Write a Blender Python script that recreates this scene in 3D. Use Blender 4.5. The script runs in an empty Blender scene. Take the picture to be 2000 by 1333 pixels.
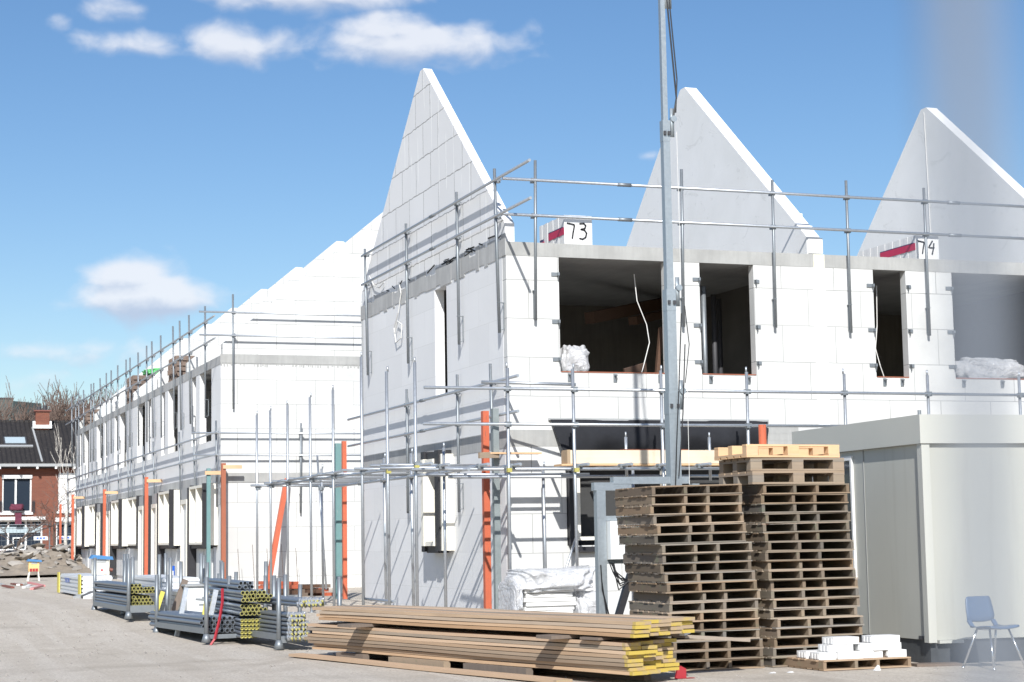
import bpy, bmesh, math, random
from mathutils import Vector, Matrix, Euler
random.seed(7)
R_ = math.radians
S = bpy.context.scene
COL = S.collection

# ------------------------------------------------------------------ camera, sky, sun, exposure
cam_d = bpy.data.cameras.new('camera')
cam = bpy.data.objects.new('camera', cam_d); COL.objects.link(cam)
cam.matrix_world = Matrix(((0.94085, -0.021018, -0.33817, -9.633),
                           (-0.338425, -0.106643, -0.934931, -26.851),
                           (-0.016413, 0.994075, -0.107448, 1.45), (0, 0, 0, 1)))
cam_d.lens = 64.15; cam_d.sensor_width = 36; cam_d.clip_start = 0.05; cam_d.clip_end = 5000
cam_d.dof.use_dof = True; cam_d.dof.focus_distance = 26.0; cam_d.dof.aperture_fstop = 4.8; cam_d.dof.aperture_blades = 0
S.camera = cam
S.render.resolution_x = 1024; S.render.resolution_y = 682
S.view_settings.view_transform = 'Standard'; S.view_settings.look = 'None'
S.view_settings.exposure = 0.55; S.view_settings.gamma = 1.0
S.cycles.max_bounces = 8

SUN_DIR = Vector((-0.36, -1.03, 0.80)).normalized()
SUN_EL = math.asin(SUN_DIR.z); SUN_ROT = math.atan2(SUN_DIR.x, SUN_DIR.y)
sl = bpy.data.lights.new('sun', 'SUN'); sl.energy = 4.0; sl.angle = R_(0.53); sl.color = (1.0, 0.985, 0.955)
sun = bpy.data.objects.new('sun', sl); COL.objects.link(sun)
sun.rotation_euler = SUN_DIR.to_track_quat('Z', 'Y').to_euler(); sun.location = (-20, -40, 40)

class NT:
    """small node-tree helper"""
    def __init__(s, tree): s.t = tree; s.n = tree.nodes; s.l = tree.links
    def new(s, kind, **kw):
        n = s.n.new(kind)
        for k, v in kw.items():
            if k == 'inp':
                for a, b in v.items():
                    if isinstance(b, bpy.types.NodeSocket): s.l.new(b, n.inputs[a])
                    else: n.inputs[a].default_value = b
            else: setattr(n, k, v)
        return n
    def math(s, op, a, b=None, c=None, clamp=False):
        n = s.n.new('ShaderNodeMath'); n.operation = op; n.use_clamp = clamp
        for i, v in enumerate((a, b, c)):
            if v is None: continue
            if isinstance(v, bpy.types.NodeSocket): s.l.new(v, n.inputs[i])
            else: n.inputs[i].default_value = v
        return n.outputs[0]
    def mix(s, fac, a, b, mode='MIX'):
        n = s.n.new('ShaderNodeMix'); n.data_type = 'RGBA'; n.blend_type = mode; n.clamp_factor = True
        for i, v in ((0, fac), (6, a), (7, b)):
            if isinstance(v, bpy.types.NodeSocket): s.l.new(v, n.inputs[i])
            elif i == 0: n.inputs[0].default_value = v
            else: n.inputs[i].default_value = (*v[:3], 1)
        return n.outputs[2]
    def ramp(s, fac, stops):
        n = s.n.new('ShaderNodeValToRGB'); cr = n.color_ramp
        while len(cr.elements) < len(stops): cr.elements.new(0.5)
        for e, (p, c) in zip(cr.elements, stops):
            e.position = p; e.color = (*c[:3], 1) if isinstance(c, (tuple, list)) else (c, c, c, 1)
        s.l.new(fac, n.inputs[0]); return n.outputs[0]
    def noise(s, vec, scale, detail=4, rough=0.55, dist=0.0):
        n = s.n.new('ShaderNodeTexNoise'); n.inputs['Scale'].default_value = scale
        n.inputs['Detail'].default_value = detail; n.inputs['Roughness'].default_value = rough
        n.inputs['Distortion'].default_value = dist
        if vec is not None: s.l.new(vec, n.inputs['Vector'])
        return n.outputs[0]
    def scale(s, vec, sc):
        n = s.n.new('ShaderNodeMapping'); n.inputs['Scale'].default_value = sc; s.l.new(vec, n.inputs['Vector']); return n.outputs[0]

W = bpy.data.worlds.new('World'); S.world = W; W.use_nodes = True
nt = NT(W.node_tree); W.node_tree.nodes.clear()
sky = nt.new('ShaderNodeTexSky', sky_type='NISHITA', sun_disc=False, sun_elevation=SUN_EL, sun_rotation=SUN_ROT)
sky.air_density = 1.0; sky.dust_density = 0.6; sky.ozone_density = 2.2; sky.altitude = 0
tc = nt.new('ShaderNodeTexCoord')
sep = nt.new('ShaderNodeSeparateXYZ', inp={0: tc.outputs['Generated']})
az = nt.math('ARCTAN2', sep.outputs[0], sep.outputs[1])
el = nt.math('ARCSINE', sep.outputs[2])
CLOUDS = [(0.2355, 0.2960, .0700, .0095, .95), (0.2960, 0.2690, .0560, .0105, 1.05), (0.281, 0.2770, .0300, .0105, .95),
          (0.1981, 0.2680, .0330, .0110, .95), (0.1407, 0.2680, .0340, .0070, .8), (0.0999, 0.2761, .0090, .0055, .55),
          (0.1277, 0.2861, .0220, .0090, .7), (0.1478, 0.1330, .0350, .0120, 1.3), (0.1400, 0.1420, .0260, .0105, 1.2),
          (0.1063, 0.1034, .0449, .0080, .62), (0.0905, 0.087, .0337, .007, .5), (0.4242, 0.2066, .009, .0045, .4), (0.152, 0.1023, .0337, .0084, .55)]
acc = low = None
for a0, e0, w, h, st in CLOUDS:
    u = nt.math('DIVIDE', nt.math('SUBTRACT', az, a0), w * 1.08); u2 = nt.math('MULTIPLY', u, u)
    gs = []
    for sh in (0.0, 0.5):
        v = nt.math('DIVIDE', nt.math('SUBTRACT', el, e0 - sh * h), h * 1.22)
        gs.append(nt.math('MULTIPLY', nt.math('POWER', 2.718, nt.math('MULTIPLY', nt.math('ADD', u2, nt.math('MULTIPLY', v, v)), -1.0)), st))
    acc = gs[0] if acc is None else nt.math('MAXIMUM', acc, gs[0]); low = gs[1] if low is None else nt.math('MAXIMUM', low, gs[1])
cxyz = nt.new('ShaderNodeCombineXYZ', inp={0: az, 1: nt.math('MULTIPLY', el, 1.5), 2: 0.0})
n1 = nt.noise(cxyz.outputs[0], 40, 9, 0.5, 0.25)
cxyz2 = nt.new('ShaderNodeCombineXYZ', inp={0: nt.math('ADD', az, 0.004), 1: nt.math('ADD', nt.math('MULTIPLY', el, 1.5), 0.007), 2: 0.0})
n2 = nt.noise(cxyz2.outputs[0], 40, 6, 0.5, 0.25)
dens = nt.math('ADD', acc, nt.math('MULTIPLY', nt.math('SUBTRACT', n1, 0.5), 1.15))
mask = nt.new('ShaderNodeMapRange', interpolation_type='SMOOTHSTEP', inp={0: dens, 1: 0.26, 2: 0.92, 3: 0.0, 4: 0.86}).outputs[0]
sh_ = nt.math('ADD', nt.math('MULTIPLY', nt.math('SUBTRACT', acc, low), 1.3), nt.math('MULTIPLY', nt.math('SUBTRACT', n1, n2), 1.0))
shade = nt.new('ShaderNodeMapRange', interpolation_type='SMOOTHSTEP', inp={0: sh_, 1: -0.42, 2: 0.22, 3: 0.0, 4: 1.0}).outputs[0]
cloud_col = nt.mix(shade, (4.3, 5.0, 6.4), (7.4, 7.6, 8.1))
hs = nt.new('ShaderNodeHueSaturation', inp={'Hue': 0.504, 'Saturation': 1.2, 'Value': 1.0, 'Color': sky.outputs[0]})
# the far air whitens towards the horizon: part of the sky itself
skyc = nt.mix(mask, hs.outputs[0], cloud_col)
bg = nt.new('ShaderNodeBackground', inp={'Color': skyc, 'Strength': 0.083})
out = nt.new('ShaderNodeOutputWorld', inp={0: bg.outputs[0]})

# ------------------------------------------------------------------ materials
MATS = {}
def mat(name):
    m = bpy.data.materials.new(name); m.use_nodes = True; t = NT(m.node_tree)
    b = [n for n in t.n if n.type == 'BSDF_PRINCIPLED'][0]; MATS[name] = m
    return m, t, b
def bump(t, b, h, strength=0.3, dist=0.02):
    n = t.new('ShaderNodeBump', inp={'Strength': strength, 'Distance': dist, 'Height': h}); t.l.new(n.outputs[0], b.inputs['Normal'])
def pos(t): return t.new('ShaderNodeNewGeometry').outputs['Position']
def objc(t): return t.new('ShaderNodeTexCoord').outputs['Object']
def rnd(t): return t.new('ShaderNodeObjectInfo').outputs['Random']
def scratch(name, col, under):
    m, t, b = mat(name); p = objc(t)
    n = t.noise(p, 3.0, 5, 0.6); sc_ = t.noise(t.scale(p, (30, 30, 5)), 1.2, 5, 0.7); f = t.noise(p, 40, 3)
    c = t.mix(n, [x * 0.8 for x in col], [min(1, x * 1.15) for x in col]); c = t.mix(t.ramp(sc_, [(0.60, 0.0), (0.66, 0.85)]), c, under)
    c = t.mix(t.math('MULTIPLY', f, 0.2), c, [x * 0.6 for x in col])
    t.l.new(c, b.inputs['Base Color']); b.inputs['Roughness'].default_value = 0.55
def simple(name, col, rough=0.6, metal=0.0, var=0.12, scale=8, bstr=0.0, rand=0.0, spec=None):
    m, t, b = mat(name); p = objc(t)
    n = t.noise(p, scale, 5)
    c = t.mix(n, [x * (1 - var) for x in col], [min(1, x * (1 + var)) for x in col])
    if rand:
        c = t.mix(rnd(t), t.mix(1.0, c, (1 - rand,) * 3, 'MULTIPLY'), c)
    t.l.new(c, b.inputs['Base Color']); b.inputs['Roughness'].default_value = rough; b.inputs['Metallic'].default_value = metal
    if spec is not None: b.inputs['Specular IOR Level'].default_value = spec
    if bstr: bump(t, b, n, bstr, 0.01)
    return m
def plane_vec(t, axis):
    p = pos(t); s = t.new('ShaderNodeSeparateXYZ', inp={0: p})
    return t.new('ShaderNodeCombineXYZ', inp={0: s.outputs[0 if axis == 'Y' else 1], 1: s.outputs[2], 2: 0.0}).outputs[0], p, s

def block_mat(name, axis, base=(0.80, 0.80, 0.78), bw=1.0, bh=0.61, mortar=0.004, joint=(0.52, 0.52, 0.50), off=0.0, drips=False, wob=0.0, rough_stain=0.86):
    m, t, b = mat(name); v, p, s = plane_vec(t, axis)
    v = t.new('ShaderNodeMapping', inp={'Vector': v, 'Location': (0.13, off, 0)}).outputs[0]
    if wob:
        nz = t.new('ShaderNodeTexNoise', inp={'Vector': v, 'Scale': 7.0, 'Detail': 3.0})
        dv = t.new('ShaderNodeVectorMath', operation='SUBTRACT', inp={0: nz.outputs['Color'], 1: (0.5, 0.5, 0.5)})
        dv = t.new('ShaderNodeVectorMath', operation='SCALE', inp={0: dv.outputs[0], 'Scale': wob})
        v = t.new('ShaderNodeVectorMath', operation='ADD', inp={0: v, 1: dv.outputs[0]}).outputs[0]
    br = t.new('ShaderNodeTexBrick', inp={'Vector': v, 'Color1': (*base, 1), 'Color2': (*[c * 0.93 for c in base], 1), 'Mortar': (*joint, 1),
               'Scale': 1.0, 'Mortar Size': mortar, 'Mortar Smooth': 0.15, 'Bias': 0.2, 'Brick Width': bw, 'Row Height': bh})
    br.offset = 0.5
    stain = t.noise(p, 0.55, 6, 0.6)
    c = t.mix(t.ramp(stain, [(0.42, 0.0), (0.66, 0.8 if rough_stain < 0.8 else 0.4)]), br.outputs['Color'], [x * rough_stain for x in base])
    fine = t.noise(p, 16, 4)
    c = t.mix(t.math('MULTIPLY', fine, 0.12), c, (0.6, 0.6, 0.58))
    sp = t.new('ShaderNodeTexVoronoi', inp={'Vector': p, 'Scale': 2.3})
    spot = t.ramp(sp.outputs['Distance'], [(0.02, 1.0), (0.045, 0.0)])
    c = t.mix(t.math('MULTIPLY', spot, 0.4), c, (0.40, 0.40, 0.38))
    if drips:
        sc = t.new('ShaderNodeMapping', inp={'Vector': v, 'Scale': (2.2, 0.55, 1)}).outputs[0]
        vd = t.new('ShaderNodeTexVoronoi', inp={'Vector': v, 'Scale': 1.0, 'Randomness': 1.0})
        st = t.new('ShaderNodeTexWave', wave_type='BANDS', bands_direction='X', inp={'Vector': v, 'Scale': 0.75, 'Distortion': 0.9, 'Detail': 3.0, 'Detail Scale': 1.6})
        gate = t.ramp(t.noise(sc, 1.3, 3), [(0.5, 0.0), (0.56, 1.0)])
        line = t.math('MULTIPLY', t.ramp(st.outputs['Fac'], [(0.985, 0.0), (0.997, 1.0)]), gate)
        c = t.mix(line, c, (0.9, 0.9, 0.88))
    t.l.new(c, b.inputs['Base Color']); b.inputs['Roughness'].default_value = 0.9
    h = t.math('SUBTRACT', t.math('MULTIPLY', fine, 0.25), t.math('MULTIPLY', br.outputs['Fac'], 1.0))
    bump(t, b, h, 0.35, 0.006)
    return m
block_mat('block_front', 'Y', base=(0.68, 0.68, 0.66), joint=(0.26, 0.26, 0.25), mortar=0.007, rough_stain=0.72, bw=1.0, bh=0.615, off=0.02)  # same white block as block_side, base darkened to keep sunlit faces from clipping
block_mat('block_side', 'X', base=(0.80, 0.80, 0.80), bw=1.0, bh=0.615, mortar=0.003, joint=(0.62, 0.62, 0.6))  # lighter base than block_front, to lift walls in grazing sun
block_mat('block_gable', 'X', base=(0.80, 0.80, 0.80), bw=0.9, bh=0.63, mortar=0.011, joint=(0.30, 0.30, 0.29), off=-0.17, drips=True, wob=0.05)  # base lightened along with block_side for the dimmer side
block_mat('block_gable_front', 'Y', base=(0.70, 0.70, 0.68), bw=1.0, bh=0.63, mortar=0.009, joint=(0.28, 0.28, 0.27), rough_stain=0.76)  # gable block for sunlit faces, base darkened against the glare

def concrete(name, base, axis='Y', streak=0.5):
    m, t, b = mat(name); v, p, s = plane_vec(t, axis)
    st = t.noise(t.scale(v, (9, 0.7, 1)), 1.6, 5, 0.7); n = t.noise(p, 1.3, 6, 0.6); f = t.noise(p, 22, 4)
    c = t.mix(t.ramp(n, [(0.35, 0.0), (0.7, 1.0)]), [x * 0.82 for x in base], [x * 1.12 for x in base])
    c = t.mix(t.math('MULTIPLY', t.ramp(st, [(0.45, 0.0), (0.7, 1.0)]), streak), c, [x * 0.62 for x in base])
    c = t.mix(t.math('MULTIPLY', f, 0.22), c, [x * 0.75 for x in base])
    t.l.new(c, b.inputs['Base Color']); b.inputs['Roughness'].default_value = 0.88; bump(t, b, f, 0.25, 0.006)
concrete('concrete_front', (0.40, 0.40, 0.385), 'Y', 0.35); concrete('concrete_side', (0.47, 0.47, 0.46), 'X', 0.6)
m, t, b = mat('precast'); v, p, s_ = plane_vec(t, 'X')
n = t.noise(p, 0.9, 5, 0.6, 0.5); f = t.noise(p, 18, 4); sm = t.noise(t.scale(v, (1.6, 3.2, 1)), 1.1, 6, 0.7, 1.2)
c = t.mix(t.ramp(n, [(0.38, 0.0), (0.72, 0.55)]), (0.80, 0.80, 0.79), (0.68, 0.68, 0.66)); c = t.mix(t.ramp(sm, [(0.60, 0.0), (0.66, 0.45), (0.70, 0.0)]), c, (0.52, 0.52, 0.50)); c = t.mix(t.math('MULTIPLY', f, 0.12), c, (0.6, 0.6, 0.58))
t.l.new(c, b.inputs['Base Color']); b.inputs['Roughness'].default_value = 0.88; bump(t, b, f, 0.2, 0.005)
concrete('slab_inside', (0.17, 0.16, 0.145))  # inner wall colour darkened to deepen the shade of the open rooms

def galv(name, base, rough=0.42, metal=0.75):
    m, t, b = mat(name); p = objc(t)
    n = t.noise(p, 22, 4, 0.6); v = t.new('ShaderNodeTexVoronoi', inp={'Vector': p, 'Scale': 45.0})
    c = t.mix(n, [x * 0.72 for x in base], base); c = t.mix(t.math('MULTIPLY', v.outputs['Color'], 0.25), c, [min(1, x * 1.2) for x in base])
    c = t.mix(t.math('MULTIPLY', rnd(t), 0.3), c, [x * 0.7 for x in base])
    t.l.new(c, b.inputs['Base Color']); b.inputs['Metallic'].default_value = metal
    t.l.new(t.math('ADD', t.math('MULTIPLY', n, 0.2), rough - 0.1), b.inputs['Roughness'])
galv('galvanised', (0.56, 0.59, 0.62)); galv('galvanised_dull', (0.29, 0.315, 0.335), 0.5, 0.6); galv('tube_steel', (0.30, 0.33, 0.37), 0.42, 0.65)
galv('aluminium', (0.66, 0.68, 0.70), 0.38, 0.7); simple('rod_grey', (0.165, 0.185, 0.215), 0.7, 0, 0.05); galv('bright_alu', (0.80, 0.82, 0.84), 0.5, 0.25); galv('mast_steel', (0.44, 0.49, 0.52), 0.45, 0.6)

def wood(name, base, var=0.35, axis='Y', rand=0.45, green=0.0, rough=0.85):
    m, t, b = mat(name); p = objc(t); r = rnd(t)
    off = t.new('ShaderNodeCombineXYZ', inp={0: t.math('MULTIPLY', r, 13.0), 1: t.math('MULTIPLY', r, 7.0), 2: t.math('MULTIPLY', r, 5.0)})
    pv = t.new('ShaderNodeVectorMath', operation='ADD', inp={0: p, 1: off.outputs[0]}).outputs[0]
    sc = {'X': (1.2, 26, 26), 'Y': (26, 1.2, 26), 'Z': (26, 26, 1.2)}[axis]
    g = t.noise(t.scale(pv, sc), 1.0, 5, 0.65, 0.4); big = t.noise(pv, 2.2, 4)
    c = t.mix(g, [x * (1 - var) for x in base], [x * (1 + var * 0.6) for x in base])
    c = t.mix(t.math('MULTIPLY', t.ramp(big, [(0.4, 0.0), (0.75, 1.0)]), 0.5), c, [x * 0.6 for x in base])
    gray = sum(base) / 3
    c = t.mix(t.math('MULTIPLY', r, rand), c, (gray * 0.85, gray * 0.8, gray * 0.75))
    c = t.mix(t.math('MULTIPLY', t.math('FRACT', t.math('MULTIPLY', r, 7.31)), rand), c, [base[0] * 1.25, base[1] * 1.05, base[2] * 0.9])
    if green:
        gm = t.ramp(t.noise(pv, 6.5, 5, 0.7), [(0.55, 0.0), (0.68, 1.0)])
        c = t.mix(t.math('MULTIPLY', gm, green), c, (0.17, 0.18, 0.12))
    c = t.mix(1.0, c, t.new('ShaderNodeObjectInfo').outputs['Color'], 'MULTIPLY')
    t.l.new(c, b.inputs['Base Color']); b.inputs['Roughness'].default_value = rough; b.inputs['Specular IOR Level'].default_value = 0.25
    bump(t, b, g, 0.35, 0.004)
wood('pallet_wood', (0.295, 0.255, 0.20), 0.5, 'X', 0.7, 0.4); wood('pallet_stringer', (0.20, 0.17, 0.13), 0.5, 'Y', 0.7, 0.6)  # stringers coloured darker to deepen the shade in the pallet openings
wood('board_wood', (0.46, 0.36, 0.255), 0.42, 'Y', 0.6); wood('fresh_wood', (0.70, 0.47, 0.27), 0.18, 'X', 0.15)
wood('beam_wood', (0.74, 0.64, 0.49), 0.12, 'X', 0.1); wood('dark_wood', (0.13, 0.075, 0.05), 0.4, 'X', 0.4); wood('old_plank', (0.20, 0.16, 0.13), 0.4, 'Z', 0.3)
wood('eur_wood', (0.30, 0.25, 0.19), 0.35, 'X', 0.6)
m, t, b = mat('yellow_end'); p = objc(t); rr0 = rnd(t)
pv = t.new('ShaderNodeVectorMath', operation='ADD', inp={0: p, 1: t.new('ShaderNodeCombineXYZ', inp={0: t.math('MULTIPLY', rr0, 9.0), 1: 0.0, 2: t.math('MULTIPLY', rr0, 5.0)}).outputs[0]}).outputs[0]
n = t.noise(pv, 9, 4); thr = t.math('ADD', t.math('MULTIPLY', t.math('FRACT', t.math('MULTIPLY', rr0, 5.7)), 0.62), 0.1)
c = t.mix(t.new('ShaderNodeMapRange', inp={0: t.math('SUBTRACT', n, thr), 1: -0.12, 2: 0.2, 3: 0.0, 4: 0.9}).outputs[0], (0.38, 0.28, 0.18), (0.52, 0.38, 0.06))
t.l.new(c, b.inputs['Base Color']); b.inputs['Roughness'].default_value = 0.75; simple('yellow_paint', (0.62, 0.52, 0.09), 0.5, 0, 0.25, 20)
simple('yellow_cap', (0.42, 0.38, 0.11), 0.5, 0, 0.2, 30)
scratch('orange_paint', (0.53, 0.125, 0.06), (0.22, 0.10, 0.07)); scratch('orange_old', (0.36, 0.12, 0.065), (0.17, 0.09, 0.06))
scratch('teal_paint', (0.15, 0.28, 0.28), (0.28, 0.33, 0.32)); simple('grey_post', (0.24, 0.27, 0.27), 0.55, 0.2, 0.3, 9)
simple('cream_frame', (0.82, 0.785, 0.69), 0.45, 0, 0.05, 4); simple('membrane', (0.022, 0.022, 0.026), 0.55, 0, 0.3, 12, 0.2)
simple('panel_white', (0.66, 0.67, 0.66), 0.6, 0, 0.06, 4)
simple('tarp', (0.024, 0.025, 0.029), 0.85, 0, 0.3, 6, 0.25, 0, 0.15)
m, t, b = mat('cabin_wall'); p = pos(t); st_ = t.noise(t.scale(p, (7, 7, 0.5)), 1.0, 5, 0.65); n = t.noise(p, 1.2, 5, 0.6)
c = t.mix(n, (0.44, 0.44, 0.395), (0.48, 0.478, 0.43)); c = t.mix(t.ramp(st_, [(0.52, 0.0), (0.72, 0.35)]), c, (0.36, 0.35, 0.30)); t.l.new(c, b.inputs['Base Color']); b.inputs['Roughness'].default_value = 0.4; bump(t, b, t.noise(p, 0.8, 2), 0.15, 0.02)
simple('cabin_trim', (0.50, 0.50, 0.455), 0.4, 0, 0.04, 2); simple('cabin_base', (0.055, 0.06, 0.065), 0.7, 0, 0.5, 9, 0.3)
simple('dark_gap', (0.02, 0.02, 0.02), 0.9); simple('seam', (0.30, 0.31, 0.30), 0.5)
simple('chair_blue', (0.10, 0.165, 0.28), 0.38, 0, 0.12, 5); simple('chrome', (0.72, 0.73, 0.74), 0.22, 0.9, 0.05)
simple('white_block', (0.70, 0.70, 0.69), 0.9, 0, 0.06, 25, 0.15); simple('ink', (0.03, 0.03, 0.035), 0.7); simple('label_red', (0.50, 0.03, 0.09), 0.5); simple('label_navy', (0.06, 0.04, 0.12), 0.5)
simple('black_cable', (0.012, 0.012, 0.014), 0.5); simple('white_cable', (0.68, 0.67, 0.64), 0.5); simple('cabinet_white', (0.74, 0.76, 0.75), 0.4, 0, 0.04)
simple('blue_pipe', (0.02, 0.11, 0.52), 0.35); simple('red_strap', (0.36, 0.025, 0.035), 0.5); simple('blue_roof', (0.06, 0.20, 0.42), 0.5); simple('hut_white', (0.74, 0.72, 0.64), 0.5, 0, 0.1, 9)
simple('hut_yellow', (0.72, 0.50, 0.22), 0.5); simple('brown_red', (0.20, 0.07, 0.05), 0.6); simple('pink_plastic', (0.62, 0.25, 0.24), 0.5)
simple('tile_brown', (0.20, 0.145, 0.115), 0.75, 0, 0.35, 14, 0.2, 0.2); simple('green_foil', (0.10, 0.42, 0.13), 0.3)
simple('white_paint', (0.80, 0.80, 0.78), 0.5, 0, 0.05, 5); simple('lead_dark', (0.05, 0.05, 0.055), 0.6); simple('gutter_grey', (0.36, 0.37, 0.37), 0.5)
simple('bark', (0.10, 0.075, 0.06), 0.9, 0, 0.4, 15, 0.4); simple('twig', (0.15, 0.105, 0.085), 0.9, 0, 0.3, 6); simple('green_cladding', (0.075, 0.095, 0.09), 0.6, 0, 0.2, 0.6)
simple('flowers', (0.13, 0.025, 0.05), 0.8, 0, 0.6, 9, 0.4); simple('room_dark', (0.05, 0.05, 0.05), 0.9); simple('curtain', (0.50, 0.50, 0.48), 0.9)  # room_dark: near-black colour standing in for the shade of unlit rooms
simple('rubble', (0.42, 0.385, 0.34), 0.95, 0, 0.3, 3, 0.6, 0.45); simple('soil', (0.26, 0.22, 0.175), 0.95, 0, 0.4, 2.2, 0.8); simple('bush', (0.07, 0.10, 0.035), 0.9, 0, 0.4)
simple('adhesive_yellow', (0.72, 0.69, 0.55), 0.7, 0, 0.2, 20)

m, t, b = mat('birch'); p = objc(t)
n = t.noise(t.scale(p, (6, 6, 22)), 1.0, 3); t.l.new(t.mix(t.ramp(n, [(0.60, 0.0), (0.66, 1.0)]), (0.62, 0.58, 0.52), (0.06, 0.05, 0.05)), b.inputs['Base Color']); b.inputs['Roughness'].default_value = 0.8
m, t, b = mat('film')   # thin milky polythene
p = objc(t); n = t.noise(p, 5, 5, 0.6, 0.6); tr = t.new('ShaderNodeBsdfTransparent', inp={0: (0.95, 0.96, 0.97, 1)})
t.l.new(t.mix(n, (0.66, 0.67, 0.69), (0.80, 0.80, 0.81)), b.inputs['Base Color']); b.inputs['Roughness'].default_value = 0.12
bump(t, b, t.noise(p, 9, 4, 0.6, 1.6), 0.9, 0.05)
mx = t.new('ShaderNodeMixShader', inp={0: t.math('ADD', t.math('MULTIPLY', n, 0.6), 0.38), 1: tr.outputs[0], 2: b.outputs[0]})
t.l.new(mx.outputs[0], [x for x in t.n if x.type == 'OUTPUT_MATERIAL'][0].inputs[0])
m, t, b = mat('glass'); b.inputs['Base Color'].default_value = (0.025, 0.035, 0.05, 1); b.inputs['Roughness'].default_value = 0.05; b.inputs['Specular IOR Level'].default_value = 0.4
m, t, b = mat('skylight_glass'); b.inputs['Base Color'].default_value = (0.42, 0.50, 0.53, 1); b.inputs['Roughness'].default_value = 0.15; b.inputs['Specular IOR Level'].default_value = 0.8
m, t, b = mat('brick'); v, p, s = plane_vec(t, 'Y')
br = t.new('ShaderNodeTexBrick', inp={'Vector': v, 'Color1': (0.235, 0.075, 0.042, 1), 'Color2': (0.175, 0.055, 0.034, 1), 'Mortar': (0.20, 0.13, 0.10, 1), 'Scale': 1.0, 'Mortar Size': 0.006, 'Brick Width': 0.22, 'Row Height': 0.065})
t.l.new(t.mix(t.math('MULTIPLY', t.noise(p, 0.9, 5), 0.5), br.outputs['Color'], (0.15, 0.055, 0.036)), b.inputs['Base Color']); b.inputs['Roughness'].default_value = 0.9
m, t, b = mat('roof_tiles'); p = pos(t)
wv = t.new('ShaderNodeTexWave', wave_type='BANDS', bands_direction='X', inp={'Vector': p, 'Scale': 1.35, 'Distortion': 0.0})
sz = t.new('ShaderNodeSeparateXYZ', inp={0: p}); rowf = t.math('FRACT', t.math('MULTIPLY', sz.outputs[2], 5.6))
n = t.noise(p, 2.2, 6, 0.7); n2 = t.noise(p, 11, 3)
c = t.mix(n, (0.010, 0.009, 0.009), (0.030, 0.025, 0.023)); c = t.mix(t.ramp(n2, [(0.58, 0.0), (0.70, 0.6)]), c, (0.085, 0.072, 0.058))
t.l.new(c, b.inputs['Base Color']); b.inputs['Roughness'].default_value = 0.75
bump(t, b, t.math('ADD', wv.outputs['Fac'], t.math('MULTIPLY', rowf, 0.7)), 0.9, 0.05)
m, t, b = mat('ground'); p = pos(t)
big = t.noise(p, 0.22, 5, 0.6); mid = t.noise(p, 1.7, 6, 0.65); fine = t.noise(p, 26, 5, 0.75); peb = t.new('ShaderNodeTexVoronoi', inp={'Vector': p, 'Scale': 26.0, 'Randomness': 1.0})
c = t.mix(t.ramp(mid, [(0.34, 0.0), (0.66, 1.0)]), (0.48, 0.425, 0.355), (0.58, 0.525, 0.45)); c = t.mix(t.ramp(big, [(0.4, 0.0), (0.62, 0.7)]), c, (0.55, 0.495, 0.425))
track = t.noise(t.scale(p, (2.4, 0.10, 1)), 1.0, 4, 0.6); c = t.mix(t.ramp(track, [(0.47, 0.0), (0.62, 0.5)]), c, (0.65, 0.60, 0.53))
c = t.mix(t.ramp(fine, [(0.36, 0.9), (0.55, 0.0)]), c, (0.37, 0.32, 0.26))
pb = t.ramp(peb.outputs['Distance'], [(0.10, 1.0), (0.2, 0.0)]); sel = t.ramp(peb.outputs['Color'], [(0.72, 0.0), (0.76, 1.0)])
c = t.mix(t.math('MULTIPLY', t.math('MULTIPLY', pb, sel), 0.8), c, (0.60, 0.56, 0.50))
wet = t.noise(p, 0.55, 5, 0.62, 0.8); c = t.mix(t.ramp(wet, [(0.56, 0.0), (0.68, 0.55)]), c, (0.36, 0.315, 0.26))
gr = t.noise(t.scale(p, (7.0, 0.35, 1)), 1.0, 4, 0.65); c = t.mix(t.ramp(gr, [(0.60, 0.0), (0.70, 0.5)]), c, (0.38, 0.335, 0.275))
t.l.new(c, b.inputs['Base Color']); b.inputs['Roughness'].default_value = 0.95; b.inputs['Specular IOR Level'].default_value = 0.15
bump(t, b, t.math('ADD', t.math('ADD', t.math('MULTIPLY', fine, 0.6), t.math('MULTIPLY', mid, 1.2)), t.math('MULTIPLY', pb, 0.5)), 0.8, 0.03)
M = MATS

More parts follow.
